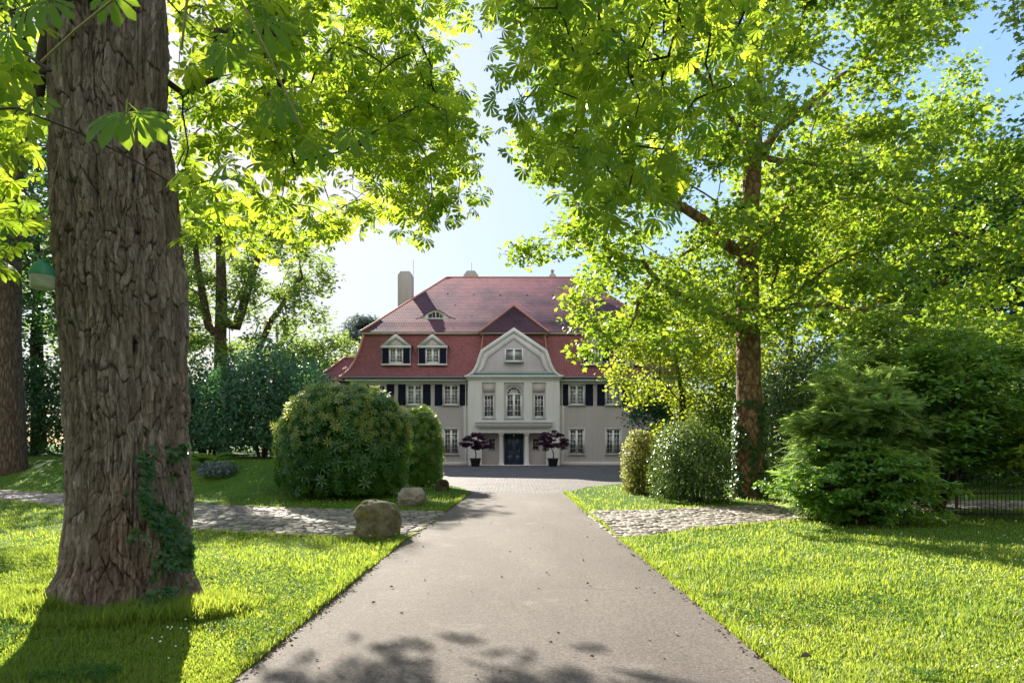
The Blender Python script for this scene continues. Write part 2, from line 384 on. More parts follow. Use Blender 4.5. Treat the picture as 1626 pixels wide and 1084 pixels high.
def mk_glass():
    s = NT('window_glass'); s.fin((.012, .016, .018), .03, spec=1.0); s.b.inputs['IOR'].default_value = 2.3
    s.l(s.bump(s.noise(.9, 2), .08, .05), s.b.inputs['Normal'])
    tr = s.n('BsdfTransparent'); m = s.n('MixShader'); m.inputs[0].default_value = .6
    s.l(s.b.outputs[0], m.inputs[1]).l(tr.outputs[0], m.inputs[2]).l(m.outputs[0], s.out.inputs[0]); return s.m
M['glass'] = mk_glass()

# ------------------------------------------------------------------ ground
def hgt(x, y):
    x = np.asarray(x, float); y = np.asarray(y, float)
    d = y-(17.2+(-1.7-x)*.40)
    sh = 4.5*sstep(24.5, 33, y); m = sstep(-2.6, -7.5, x+sh)
    h = m*(1.0*sstep(.3, 6, d)+.55*sstep(5, 28, d))
    r = sstep(2.5, 6, x)*sstep(12.2, 9.5, y)*.10                       # right lawn swells a little
    l = sstep(-2.4, -4.5, x)*sstep(12, 9, y)*.08
    und = .05*fbm(x*.45+3, y*.45)*sstep(2.1, 3.2, np.abs(x))*sstep(30, 20, y)*sstep(0, 1, (12.0-y)+3*(d > .6)*m)
    rt = sstep(8, 16, x)*sstep(18, 30, y)*.6
    return h+r+l+und+rt
xs = np.concatenate([-np.geomspace(900, 26, 22), np.arange(-25, 25.01, .22), np.geomspace(26, 900, 22)])
ys = np.concatenate([[-300, -120, -50, -20, -8], np.arange(-2, 34, .22), np.geomspace(35, 1500, 36)])
X, Y = np.meshgrid(xs, ys, indexing='ij')
b = MB(); b.grid(np.stack([X, Y, hgt(X, Y)], -1)); g = b.build('ground', M['lawn'], smooth=True); tag(g, kind='structure')

def drape(name, poly, z, mat, kind='structure'):
    b = MB(); b.add([(x, y, z) for x, y in poly], [list(range(len(poly)))]); return tag(b.build(name, mat), kind=kind)
def edge(pts, step=.12, amp=.035, seed=0):
    out = []
    for (a, b_) in zip(pts[:-1], pts[1:]):
        a = np.array(a); b_ = np.array(b_); n = max(1, int(np.linalg.norm(b_-a)/step))
        for i in range(n):
            p = a+(b_-a)*i/n; out.append((p[0]+amp*float(fbm(p[1]*3.1+seed, seed)), p[1]))
    out.append(tuple(pts[-1])); return out
L_edge = [(-1.98, -6), (-1.98, 3), (-1.93, 4.7), (-1.88, 8), (-1.82, 11.4), (-1.66, 15.3), (-1.36, 22.9)]
R_edge = [(1.95, -6), (1.95, 3), (1.93, 4.7), (1.89, 8), (1.87, 10.8), (1.78, 16), (1.73, 22.9)]
DRIVE = edge(L_edge, seed=1)+edge(R_edge, seed=5)[::-1]
drape('driveway', DRIVE, .008, M['asphalt'])
for E_, sd_ in ((L_edge, 3), (R_edge, 9)):
    sg = -1 if sd_ == 3 else 1; o_ = edge([(x+sg*.09, y) for x, y in E_], .1, .10, sd_); i_ = [(x-sg*.12, y) for x, y in E_]
    drape('verge_soil', o_+i_[::-1], .005, M['joint'])
COURT = [(-1.36, 22.85), (-1.8, 25.5), (-2.9, 28.5), (-5.5, 31.5), (-9, 34), (-22, 36), (-22, 56), (22, 56), (22, 35), (8, 31), (4.7, 28.6), (2.9, 26.4), (1.73, 22.85)]
drape('courtyard', COURT, .004, M['court'])
PL = [(-1.80, 12.15), (-3.0, 12.2), (-4.4, 12.35), (-6.1, 13.1), (-9, 15.4), (-12.1, 18.2), (-15, 20.0), (-24, 23), (-24, 27), (-18.4, 24.5), (-15, 22.7), (-11.5, 20.6), (-8.7, 18.8), (-6.3, 17.7), (-3.8, 17.1), (-1.6, 16.7)]
PR = [(1.86, 11.9), (2.9, 12.6), (4.3, 13.6), (5.6, 14.5), (8, 16.0), (12, 17.2), (20, 18), (20, 22), (13, 20.4), (9, 19.4), (6.7, 18.4), (4.3, 17.4), (1.8, 16.7)]
def cobble(name, poly, seed, ang):
    r = np.random.default_rng(seed); tag(drape(name+'_bed', poly, .003, M['joint']), kind='structure')
    xs_ = [p[0] for p in poly]; ys_ = [p[1] for p in poly]; ca, sa = math.cos(ang), math.sin(ang)
    cx, cy_ = np.mean(xs_), np.mean(ys_); row = .19; b = MB(); cells = []
    for i in range(-90, 90):
        u = -16.; 
        while u < 16:
            wd = r.uniform(.15, .27); cells.append((u+wd/2, i*row+.03*math.sin(u*.8), wd)); u += wd
    c = np.array(cells); wx = cx+c[:, 0]*ca-c[:, 1]*sa; wy = cy_+c[:, 0]*sa+c[:, 1]*ca
    k = inpoly(wx, wy, poly) & ~inpoly(wx, wy, DRIVE); c = c[k]; wx = wx[k]; wy = wy[k]; n = len(c)
    hw = c[:, 2]/2-.012; hl = np.full(n, row/2-.012); top = .028+r.uniform(-.008, .010, n); tx = r.normal(0, .05, n); ty = r.normal(0, .05, n)
    V = np.zeros((n, 12, 3)); q = [(-1, -1), (1, -1), (1, 1), (-1, 1)]
    for lv, (s, zz) in enumerate(((1.0, -.03), (.97, .7), (.82, 1.0))):
        for j, (a, d) in enumerate(q):
            jit = r.uniform(.9, 1.04, n); lx = a*hw*s*jit; ly = d*hl*s*r.uniform(.92, 1.03, n)
            V[:, lv*4+j, 0] = wx+lx*ca-ly*sa; V[:, lv*4+j, 1] = wy+lx*sa+ly*ca
            V[:, lv*4+j, 2] = (top*zz if zz > 0 else -.01)+(0 if zz <= 0 else lx*tx+ly*ty)
    f = [[8, 9, 10, 11]]+[[a*4+j, a*4+(j+1) % 4, a*4+4+(j+1) % 4, a*4+4+j] for a in (0, 1) for j in range(4)]
    Fc = (np.array(f)[None]+np.arange(n)[:, None, None]*12).reshape(-1, 4)
    b.add(V.reshape(-1, 3), Fc, np.repeat(r.uniform(0, 1, n), 9)); tag(b.build(name, M['sett'], smooth=False), kind='structure')
cobble('cobbled_path', PL, 3, R(2))
cobble('cobbled_side_path', PR, 4, R(22))

# ------------------------------------------------------------------ the country house (local x from its centre, y from the wall plane)
HX, HY0 = .15, 54.0
house = thing('country_house', (HX, HY0, 0), 'large greige country house with red mansard roof at the end of the drive', 'house')
class HB(MB):
    def build(s, name, mat, parent=None, **k):
        s.v = [v+np.array([HX, HY0, 0]) for v in s.v]; return MB.build(s, name, mat, parent or house, **k)
def facade(b, x0, x1, z0, z1, y, ops, depth=.22):
    xs = sorted({x0, x1, *[v for o in ops for v in o[:2]]}); zs = sorted({z0, z1, *[v for o in ops for v in o[2:]]})
    for a, c in zip(xs[:-1], xs[1:]):
        for d, e in zip(zs[:-1], zs[1:]):
            mx, mz = (a+c)/2, (d+e)/2
            if any(o[0] < mx < o[1] and o[2] < mz < o[3] for o in ops): continue
            b.add([(a, y, d), (c, y, d), (c, y, e), (a, y, e)], [[0, 1, 2, 3]])
    for o in ops:
        a, c, d, e = o; yy = y+depth
        b.add([(a, y, d), (c, y, d), (c, y, e), (a, y, e), (a, yy, d), (c, yy, d), (c, yy, e), (a, yy, e)],
              [[0, 1, 5, 4], [1, 2, 6, 5], [2, 3, 7, 6], [3, 0, 4, 7]])
GW = [(x-.58, x+.58, .86, 2.85) for x in (-10.75, -7.87, -4.97, 4.97, 7.87, 10.75)]
UW = [(x-.60, x+.60, 4.74, 6.33) for x in (-10.75, -7.87, -4.97, 4.97, 7.87, 10.75)]
W2 = 12.9; HD = 16.0
b = HB()
facade(b, -W2, W2, 0, 6.75, 0, GW+UW+[(-3.0, 3.0, 0.0, 6.6)])
b.add([(-W2, 0, 0), (-W2, HD, 0), (-W2, HD, 6.75), (-W2, 0, 6.75)], [[0, 1, 2, 3]])
b.add([(W2, 0, 0), (W2, HD, 0), (W2, HD, 6.75), (W2, 0, 6.75)], [[0, 1, 2, 3]])
b.add([(-W2, HD, 0), (W2, HD, 0), (W2, HD, 6.75), (-W2, HD, 6.75)], [[0, 1, 2, 3]])
b.build('wall', M['plaster'])
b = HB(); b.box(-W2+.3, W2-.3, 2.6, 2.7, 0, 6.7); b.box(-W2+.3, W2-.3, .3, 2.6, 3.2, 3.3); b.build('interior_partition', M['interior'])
for x0, x1 in ((-W2-.05, -3.56), (3.56, W2+.05)):                          # eaves, plinth, corner strips
    b = HB(); b.box(x0, x1, -.06, 0, 0, .27); b.build('plinth', M['trim'], bevel=.01)
    b = HB(); b.box(x0, x1, -.10, .0, 6.42, 6.6); b.box(x0-.3 if x0 < 0 else x0, x1+.3 if x1 > 0 else x1, -.55, .0, 6.6, 6.76); b.build('eave', M['trim'], bevel=.01)
for s in (-1, 1): b = HB(); b.box(min(s*3.56, s*3.98), max(s*3.56, s*3.98), -.045, 0, .27, 6.42); b.build('corner_strip', M['trim'], bevel=.01)

def window(x, z0, w, h, y, cols=4, rows=4, mull=True, transom=.27, curtain=False, grille=False, sill=True, name='window', parent=None, arch=False):
    fr = HB(); x0, x1, z1 = x-w/2, x+w/2, z0+h; f = .065; ya, yb = y-.05, y+.03
    fr.box(x0, x0+f, ya, yb, z0, z1); fr.box(x1-f, x1, ya, yb, z0, z1); fr.box(x0+f, x1-f, ya, yb, z0, z0+f+.03)
    zt = z1-transom*h if transom else z1
    if not arch: fr.box(x0+f, x1-f, ya, yb, z1-f, z1)
    if mull: fr.box(x-.055, x+.055, ya-.02, yb, z0+f+.03, z1-f if not arch else z1)
    if transom: fr.box(x0+f, x1-f, ya-.012, yb-.003, zt-.04, zt+.04)
    halves = [(x0+f, x-.055), (x+.055, x1-f)] if mull else [(x0+f, x1-f)]
    for a, c in halves:
        n = cols//len(halves)
        if mull:
            fr.box(a, a+.03, ya+.005, yb-.012, z0+f+.03, z1-f); fr.box(c-.03, c, ya+.005, yb-.012, z0+f+.03, z1-f)
        for i in range(1, n): m = a+(c-a)*i/n; fr.box(m-.012, m+.012, y-.035, y+.012, z0+f, z1-f if not arch else z1)
        for i in range(1, rows): m = z0+f+(zt-z0-f)*i/rows; fr.box(a, c, y-.032, y+.010, m-.012, m+.012)
    if arch:
        r = w/2; T = np.linspace(0, np.pi, 17)
        o = [(x+r*math.cos(t), z1+r*math.sin(t)) for t in T]; q = [(x+(r-f)*math.cos(t), z1+(r-f)*math.sin(t)) for t in T]
        fr.ring(o, q, ya, yb); fr.box(x0+f, x1-f, ya-.02, yb, z1-.05, z1+.05)
        rr = r*.52; fr.ring([(x+rr*math.cos(t), z1+rr*math.sin(t)) for t in T], [(x+(rr-.03)*math.cos(t), z1+(rr-.03)*math.sin(t)) for t in T], y-.035, y+.012)
        for t in np.linspace(0, np.pi, 7)[1:-1]:
            fr.tube([(x+.05*math.cos(t), y-.01, z1+.05*math.sin(t)), (x+(r-f)*math.cos(t), y-.01, z1+(r-f)*math.sin(t))], .014, 4)
    wo = fr.build(name, M['white'], parent)
    p = HB()
    if arch:
        p.prism([(x0+.02, z0+.02), (x1-.02, z0+.02)]+[(x+(w/2-.02)*math.cos(t), z1+(w/2-.02)*math.sin(t)) for t in np.linspace(0, np.pi, 17)], y-.004, y+.002)
    else: p.box(x0+.02, x1-.02, y-.004, y+.002, z0+.02, z1-.02)
    p.build('pane', M['glass'], wo)
    if curtain:
        c = HB(); n = 60; xx = np.linspace(x0+.05, x1-.05, n); yy = y+.14+.025*np.sin(xx*42)+.01*np.sin(xx*97)
        zc = zt-.04 if curtain == 'low' else z1
        c.grid(np.stack([np.stack([xx, yy, np.full(n, z0)], -1), np.stack([xx, yy, np.full(n, zc)], -1)])); c.build('curtain', M['curtain'], wo, smooth=True)
    if sill:
        s = HB(); s.box(x0-.09, x1+.09, y-.30, y-.051, z0-.075, z0-.002); s.build('sill', M['sill'], wo, bevel=.008)
    if grille:
        q = HB()
        for i in range(9): m = x0+.06+(w-.12)*i/8; q.tube([(m, y-.12, z0+.02), (m, y-.12, z0+.62)], .011, 5)
        for zz in (z0+.08, z0+.58): q.box(x0-.0, x1, y-.13, y-.11, zz, zz+.025)
        q.build('window_guard', M['iron'], wo)
    return wo
def surround(ops, y, t=.075):
    for a, c, d, e in ops:
        b = HB(); b.box(a-t, a, y-.03, y, d, e); b.box(c, c+t, y-.03, y, d, e); b.box(a-t, c+t, y-.03, y, e, e+t); b.box(a-t-.04, c+t+.04, y-.10, y, d-.09, d)
        b.build('window_surround', M['trim'])
surround(GW+UW, 0)
for i, (a, c, d, e) in enumerate(GW): window((a+c)/2, d+.02, c-a-.02, e-d-.03, .14, grille=True, curtain=False, rows=4, transom=.19)
for i, (a, c, d, e) in enumerate(UW): window((a+c)/2, d+.02, c-a-.02, e-d-.03, .12, curtain=('low' if i in (0, 2) else True), rows=4, transom=.26)
def shutter(x, w, z0, z1, y, parent=None):
    b = HB(); b.box(x-w/2, x+w/2, y-.045, y-.02, z0, z1)
    f = .07
    b.box(x-w/2, x-w/2+f, y-.062, y-.045, z0, z1); b.box(x+w/2-f, x+w/2, y-.062, y-.045, z0, z1)
    zm = z0+(z1-z0)*.66
    for zz in (z0, zm, z1-f): b.box(x-w/2+f, x+w/2-f, y-.062, y-.045, zz, zz+f)
    n = int((z1-z0)/.075)
    for i in range(n):
        zc = z0+f+(z1-z0-2*f)*(i+.5)/n; b.add([(x-w/2+f, y-.058, zc-.028), (x+w/2-f, y-.058, zc-.028), (x+w/2-f, y-.047, zc+.028), (x-w/2+f, y-.047, zc+.028)], [[0, 1, 2, 3]])
    b.build('shutter', M['navy'], parent)
for a, c, d, e in UW:
    for s in (-1, 1): shutter((a+c)/2+s*(.60+.075+.31), .60, d-.03, e+.04, -.0)

# lower and upper roof
def rings(levels, n=1):
    return [[(-(W2+o), -o, z), (W2+o, -o, z), (W2+o, HD+o, z), (-(W2+o), HD+o, z)] for o, z in levels]
lv = [(.72, 6.88), (.6, 6.97), (.45, 7.15), (.25, 7.35), (.08, 7.6), (-.1, 7.95), (-.23, 8.25), (-.35, 8.6), (-.48, 8.95), (-.60, 9.35), (-.70, 9.8), (-.87, 10.5)]
b = HB(); b.add(rings([(.0, 6.77), (.66, 6.77)])[0]+rings([(.66, 6.77)])[0]+[], [[0, 1, 5, 4], [1, 2, 6, 5], [2, 3, 7, 6], [3, 0, 4, 7]])
rg = rings(lv)
V = [p for r_ in rg for p in r_]
b.add(V, [[i*4+j, i*4+(j+1) % 4, i*4+4+(j+1) % 4, i*4+4+j] for i in range(len(rg)-1) for j in range(4)])
b.build('lower_roof', M['tile_red'])
for s in (-1, 1):
    b = HB(); b.tube([(s*3.9, -.74, 6.86), (s*(W2+.75), -.74, 6.86)], .055, 8); b.build('gutter', M['slate'], smooth=True)
    b = HB(); b.tube([(s*3.80, -.10, 6.8), (s*3.80, -.10, .05)], .045, 8); b.build('downpipe', M['trim'], smooth=True)
o = -.70
for s in (-1, 1):                                                          # cornice between the two roofs
    b = HB(); b.box(min(s*2.75, s*(W2+o)), max(s*2.75, s*(W2+o)), -o-.02, -o+.22, 10.46, 10.62)
    b.box(min(s*(W2+o), s*(W2+o-.25)), max(s*(W2+o), s*(W2+o-.25)), -o+.22, HD+o, 10.46, 10.62); b.build('cornice', M['cream'])
b = HB(); up = rings([(-.62, 10.63), (-1.1, 11.05), (-1.7, 11.62)]); V = [p for r_ in up for p in r_]+[(-6.06, 8, 16.75), (6.06, 8, 16.75)]
Fq = [[i*4+j, i*4+(j+1) % 4, i*4+4+(j+1) % 4, i*4+4+j] for i in range(2) for j in range(4)]
Fq += [[8, 9, 13, 12], [9, 10, 13], [10, 11, 12, 13], [11, 8, 12]]
b.add(V, Fq); b.build('upper_roof', M['tile_old'])
def tileline(b, pts, r=.10, L=.34):
    pts = [np.array(p, float) for p in pts]
    for a, c in zip(pts[:-1], pts[1:]):
        n = max(1, int(np.linalg.norm(c-a)/L)); 
        for i in range(n):
            p = a+(c-a)*i/n; q = a+(c-a)*(i+1.08)/n; b.tube([p, q], [r, r*.82], 7)
b = HB()
for s in (-1, 1):
    tileline(b, [(s*(W2+o_), -o_, z) for o_, z in lv]); tileline(b, [(s*(W2-.62), .62, 10.66), (s*(W2-1.7), 1.7, 11.64), (s*6.06, 8, 16.8)])
    tileline(b, [(s*(W2-1.7), HD-1.7, 11.64), (s*6.06, 8, 16.8)])
tileline(b, [(-6.06, 8, 16.79), (6.06, 8, 16.79)], .09)
b.build('ridge_tiles', M['ridge'])

# dormers
def dormer(x, wpar=None):
    y = -.06; z0, z1, za, hw = 8.03, 9.28, 10.35, 1.17
    b = HB(); facade(b, x-hw+.05, x+hw-.05, z0-.1, z1, y, [(x-.55, x+.55, z0, z0+1.2)], .15)
    for s in (-1, 1): b.add([(x+s*(hw-.05), y, z0-.1), (x+s*(hw-.05), 1.1, z0-.1), (x+s*(hw-.05), 1.1, z1), (x+s*(hw-.05), y, z1)], [[0, 1, 2, 3]])
    d = b.build('dormer', M['plaster2'])
    b = HB(); tri = [(x-hw-.02, z1), (x+hw+.02, z1), (x, za)]; b.prism([(x-hw+.25, z1+.1), (x+hw-.25, z1+.1), (x, za-.22)], y-.03, y+.8); b.build('pediment', M['plaster2'], d)
    b = HB()
    b.box(x-hw-.04, x+hw+.04, y-.14, y+.05, z1-.05, z1+.13)
    b.ring([(x-hw-.06, z1+.13), (x, za+.03), (x+hw+.06, z1+.13)], [(x-hw+.36, z1+.13), (x, za-.33), (x+hw-.36, z1+.13)], y-.13, y+.06)
    b.build('dormer_trim', M['trim'], d); b = HB(); b.box(x-hw, x+hw, y-.10, y, z0-.17, z0-.03); b.build('dormer_sill', M['trim'], d)
    b = HB()
    for s in (-1, 1): b.add([(x+s*(hw+.09), y-.16, z1+.11), (x, y-.16, za+.07), (x, 1.3, za+.07), (x+s*(hw+.09), 1.3, z1+.11), (x+s*(hw+.09), y-.16, z1+.15), (x, y-.16, za+.115), (x, 1.3, za+.115), (x+s*(hw+.09), 1.3, z1+.15)], [[0, 1, 2, 3], [4, 5, 6, 7], [0, 1, 5, 4], [0, 3, 7, 4]])
    b.build('dormer_roof', M['tile_red'], d)
    window(x, z0+.01, 1.08, 1.18, y+.08, cols=4, rows=4, transom=0, sill=False, curtain='low')
    for s in (-1, 1): shutter(x+s*.83, .50, z0, z1-.05, y)
for x in (-9.31, -6.43, 6.43, 9.31): dormer(x)
x = -6.41; z0 = 11.95; yb = 2.2                                             # eyebrow dormer
b = HB(); t = np.linspace(-1, 1, 41); hh = .72*np.cos(t*np.pi/2)**2; xx = x+t*1.65
f0 = np.stack([xx, np.full(41, yb-.22), z0+hh+.02], -1); f1 = np.stack([xx, yb+hh*1.194+.1, z0+hh+.06], -1); f2 = f0-np.array([0, 0, .07])
b.grid(np.stack([f1, f0])); b.grid(np.stack([f0, f2])); b.build('eyebrow_roof', M['tile_old'], smooth=True)
b = HB(); k = [i for i in range(7, 34)]
inn = [(float(x+t[i]*1.35), float(z0+hh[i]*.80-.03)) for i in k]; out = [(float(xx[i]), float(z0+hh[i])) for i in k]
b.ring(out, inn, yb-.14, yb-.05)
q = [(a, z0+.03+(c-z0)*.0) for a, c in inn]
b.box(xx[7], xx[33], yb-.14, yb-.05, z0-.02, z0+.05); b.box(x-.03, x+.03, yb-.13, yb-.05, z0, z0+.55)
for s in (-1, 1): b.prism([(x+s*.62, z0+.05), (x+s*1.25, z0+.05), (x+s*.62, z0+.36)], yb-.13, yb-.06); b.box(x+s*.3-.012, x+s*.3+.012, yb-.12, yb-.06, z0, z0+.5)
b.build('eyebrow_window', M['white'])
b = HB(); b.prism([(x-1.3, z0+.02), (x+1.3, z0+.02)]+[(a, c) for a, c in inn[::-1]], yb-.09, yb-.07); b.build('eyebrow_pane', M['glass'])
def chimney(x, w, y, z0, z1, ch=.25, d=.9):
    b = HB(); b.prism([(x-w/2, z0), (x+w/2, z0), (x+w/2, z1-ch*1.4), (x+w/2-ch, z1), (x-w/2+ch, z1), (x-w/2, z1-ch*1.4)], y-d/2, y+d/2)
    return b.build('chimney', M['chimney'], bevel=.02)
chimney(-9.95, 1.36, 9.0, 10.5, 17.5); chimney(-3.95, 1.36, 9.4, 15, 17.65, .3); c3 = chimney(3.6, .78, 9.4, 15, 17.35, .2)
b = HB(); b.lathe(3.6, 9.4, [(.16, 17.35), (.12, 17.7), (.17, 17.72), (.17, 17.8), (.05, 17.86)], 12); b.build('chimney_pot', M['chimney'], c3)
for q_ in ([(-9.25, 9, 17.2), (-9.25, 9, 18.6)], [(-3.9, 9.4, 17.6), (-3.9, 9.4, 18.5)]): b = HB(); b.tube(q_, .015, 4); b.build('lightning_rod', M['iron'])

# side wing on the left
b = HB(); b.box(-16.0, -12.85, 2, 11, 0, 6.7); b.build('side_wing', M['plaster'])
b = HB(); b.add([(-16.35, 1.65, 6.8), (-12.2, 1.65, 6.8), (-12.2, 11.35, 6.8), (-16.35, 11.35, 6.8), (-14.3, 3.7, 8.9), (-12.0, 3.7, 8.9), (-12.0, 9.3, 8.9), (-14.3, 9.3, 8.9)], [[0, 1, 5, 4], [2, 3, 7, 6], [3, 0, 4, 7], [4, 5, 6, 7]])
b.build('side_wing_roof', M['tile_red'])
b = HB(); tileline(b, [(-16.35, 1.65, 6.85), (-14.3, 3.7, 8.95), (-12, 3.7, 8.95)]); b.build('side_wing_ridge', M['ridge'])

# projecting centre bay
y0 = -.8; PW = 3.56
b = HB()
rec = [(-2.5, -1.42), (-.785, .785), (1.42, 2.5)]
facade(b, -PW, PW, 0, 6.85, y0, [(a, c, 3.66, 6.46) for a, c in rec]+[(-2.5, 2.5, 0, 2.53)], .10)
for s in (-1, 1): b.add([(s*PW, y0, 0), (s*PW, 0, 0), (s*PW, 0, 6.85), (s*PW, y0, 6.85)], [[0, 1, 2, 3]])
b.build('bay_wall', M['trim'])
b = HB(); yr = y0+.10
for a, c in (rec[0], rec[2]):
    m = (a+c)/2; facade(b, a, c, 3.66, 6.46, yr, [(m-.40, m+.40, 3.73, 5.50)], .16)
    b.box(a+.09, c-.09, yr-.03, yr, 5.68, 6.34)
r_ = .62; zs_ = 5.56; facade(b, -.785, .785, 3.66, zs_, yr, [(-r_, r_, 3.73, zs_)], .16)
T = np.linspace(0, np.pi, 25)
for t0, t1 in zip(T[:-1], T[1:]):
    def top(t):
        c_, s_ = math.cos(t), math.sin(t); k_ = min(.785/abs(c_) if abs(c_) > 1e-6 else 9, .90/s_ if s_ > 1e-6 else 9); return (c_*k_, zs_+s_*k_)
    a_, b_ = top(t0), top(t1); p0 = (r_*math.cos(t0), zs_+r_*math.sin(t0)); p1 = (r_*math.cos(t1), zs_+r_*math.sin(t1))
    b.add([(p0[0], yr, p0[1]), (a_[0], yr, a_[1]), (b_[0], yr, b_[1]), (p1[0], yr, p1[1]), (p0[0], yr+.16, p0[1]), (p1[0], yr+.16, p1[1])], [[0, 1, 2, 3], [0, 3, 5, 4]])
for s in (-1, 1): b.add([(s*.785, yr, 6.46), (s*.62, yr, 6.46), (s*.785, yr, 6.30)], [[0, 1, 2]])
b.build('recessed_panel', M['plaster2'])
for m in (-1.96, 1.96): window(m, 3.74, .78, 1.75, yr+.10, cols=3, rows=4, mull=False, transom=0, sill=False)
window(0, 3.74, 1.22, zs_-3.74, yr+.10, cols=4, rows=4, mull=True, transom=0, sill=False, arch=True)
b = HB()
for a, c in rec: b.box(a+.0, c-.0, y0-.06, yr-.001, 3.60, 3.70)
b.box(-2.98, 2.98, y0-.40, y0-.36, 3.20, 3.30) if False else None
b.add([(-3.0, y0-.42, 3.28), (3.0, y0-.42, 3.28), (3.0, y0, 3.42), (-3.0, y0, 3.42), (-3.0, y0-.42, 3.24), (3.0, y0-.42, 3.24)], [[0, 1, 2, 3], [0, 1, 5, 4]])
b.build('flashing', M['sill'])
b = HB(); b.box(-2.95, 2.95, y0-.38, y0, 3.10, 3.24); b.box(-2.85, 2.85, y0-.28, y0, 2.98, 3.10); b.box(-2.75, 2.75, y0-.16, y0, 2.90, 2.98)
b.box(-3.62, 3.62, y0-.06, y0, 6.62, 6.74); b.box(-3.85, 3.85, y0-.28, y0, 6.86, 7.0); b.box(-3.75, 3.75, y0-.16, y0, 6.76, 6.86)
for s in (-1, 1): b.box(min(s*PW, s*3.85), max(s*PW, s*3.85), y0, -.0, 6.86, 7.0)
b.build('bay_cornice', M['trim'], bevel=.01)
# entrance: side niches, columns, door
b = HB(); yn = .15
facade(b, -2.5, 2.5, 0, 2.53, yn, [(-.76, .76, .02, 2.45), (-2.02, -1.45, 1.15, 2.15), (1.45, 2.02, 1.15, 2.15)], .12)
for s in (-1, 1): b.add([(s*2.5, y0, 0), (s*2.5, yn, 0), (s*2.5, yn, 2.53), (s*2.5, y0, 2.53)], [[0, 1, 2, 3]])
b.add([(-2.5, y0, 2.53), (2.5, y0, 2.53), (2.5, yn, 2.53), (-2.5, yn, 2.53)], [[0, 1, 2, 3]])
b.build('porch_wall', M['plaster'])
for s in (-1, 1):
    x = s*1.0; b = HB(); b.lathe(x, y0+.28, [(.24, .0), (.24, .12), (.20, .14), (.20, .2), (.175, .24), (.182, .9), (.155, 2.25), (.165, 2.27), (.165, 2.31), (.20, 2.36)], 20)
    b.box(x-.22, x+.22, y0+.06, y0+.50, 2.36, 2.529); b.box(x-.25, x+.25, y0+.03, y0+.53, -.01, .06); b.build('column', M['trim'], smooth=False)
    q = window(s*1.735, 1.16, .56, .98, yn+.07, cols=2, rows=3, mull=False, transom=0, sill=False, curtain=False)
    g_ = HB()
    for i in range(5): m = s*1.735-.22+.11*i; g_.tube([(m, yn-.04, 1.1), (m, yn-.04, 2.18)], .012, 5)
    for zz in (1.25, 1.7, 2.05): g_.box(s*1.735-.27, s*1.735+.27, yn-.05, yn-.03, zz, zz+.02)
    g_.build('window_grille', M['iron'], q)
b = HB(); yd = yn+.06; b.box(-.76, .76, yd, yd+.05, .02, 2.45)
for x0, x1 in ((-.70, -.62), (-.04, .04), (.62, .70)): b.box(x0, x1, yd-.03, yd, .05, 2.40)
for zz in (.05, .85, 1.0, 2.32): b.box(-.62, .62, yd-.028, yd-.001, zz, zz+.09)
for x0, x1 in ((-.54, -.12), (.12, .54)):
    for z0, z1 in ((.22, .78), (1.16, 2.24)): b.box(x0, x1, yd-.02, yd, z0, z1)
d = b.build('door', M['door'], bevel=.006)
b = HB(); b.tube([(.12+.5-.2, yd-.06, 1.02), (.42, yd-.06, 1.32)], .016, 6); b.tube([(.30, yd-.05, 1.15), (.42, yd-.05, 1.15)], .012, 6); b.lathe(.42, yd-.05, [(.03, .93), (.03, .97)], 8); b.build('door_handle', M['brass'], d)
b = HB(); b.box(-2.6, 2.6, y0-.25, yn, -.05, .035); b.build('doorstep', M['trim'], bevel=.01)
b = HB(); b.lathe(0, y0+.5, [(.02, 2.53), (.02, 2.44), (.07, 2.42), (.09, 2.33), (.04, 2.28)], 10); b.build('porch_lamp', M['brass'], smooth=True)
# gable
go = [(3.85, 7.0), (3.60, 7.06), (3.34, 7.25), (3.12, 7.55), (2.94, 7.93), (2.78, 8.45), (2.60, 8.96)]
gf = [(-a, c) for a, c in go]+[(0, 10.72)]+go[::-1]
def inset(pl, d): return [(a*(1-d/3.0) if abs(a) > .01 else 0, c-(d*1.15 if c > 7.05 else 0)) for a, c in pl]
g1 = [(-3.40, 7.0), (-3.30, 7.02), (-3.08, 7.16), (-2.86, 7.46), (-2.68, 7.86), (-2.52, 8.38), (-2.36, 8.80), (0, 10.36), (2.36, 8.80), (2.52, 8.38), (2.68, 7.86), (2.86, 7.46), (3.08, 7.16), (3.30, 7.02), (3.40, 7.0)]
g2 = [(-2.50, 7.36), (-2.48, 7.38), (-2.42, 7.46), (-2.33, 7.62), (-2.22, 7.9), (-2.10, 8.2), (-1.98, 8.42), (0, 9.86), (1.98, 8.42), (2.10, 8.2), (2.22, 7.9), (2.33, 7.62), (2.42, 7.46), (2.48, 7.38), (2.50, 7.36)]
b = HB(); b.prism([(a, c) for a, c in g1], y0, y0+.3)
gw = b.build('gable', M['plaster'])
b = HB(); b.ring(gf, g1, y0-.16, y0+.32); b.build('gable_coping', M['trim'], gw)
b = HB(); b.ring(g1, g2, y0-.05, y0-.001); b.add([(-3.4, y0-.05, 7.0), (3.4, y0-.05, 7.0), (2.5, y0-.05, 7.36), (-2.5, y0-.05, 7.36), (-2.5, y0, 7.36), (2.5, y0, 7.36)], [[0, 1, 2, 3], [2, 3, 4, 5]]); b.build('gable_band', M['trim'], gw)
b = HB(); b.add([(-3.5, y0-.24, 7.005), (3.5, y0-.24, 7.005), (3.36, y0-.052, 7.2), (-3.36, y0-.052, 7.2), (-3.5, y0-.05, 7.005), (3.5, y0-.05, 7.005)], [[0, 1, 2, 3], [0, 3, 4], [1, 2, 5]]); b.build('copper_strip', M['copper_green'])
b = HB()                                                                   # tiled roof behind the gable
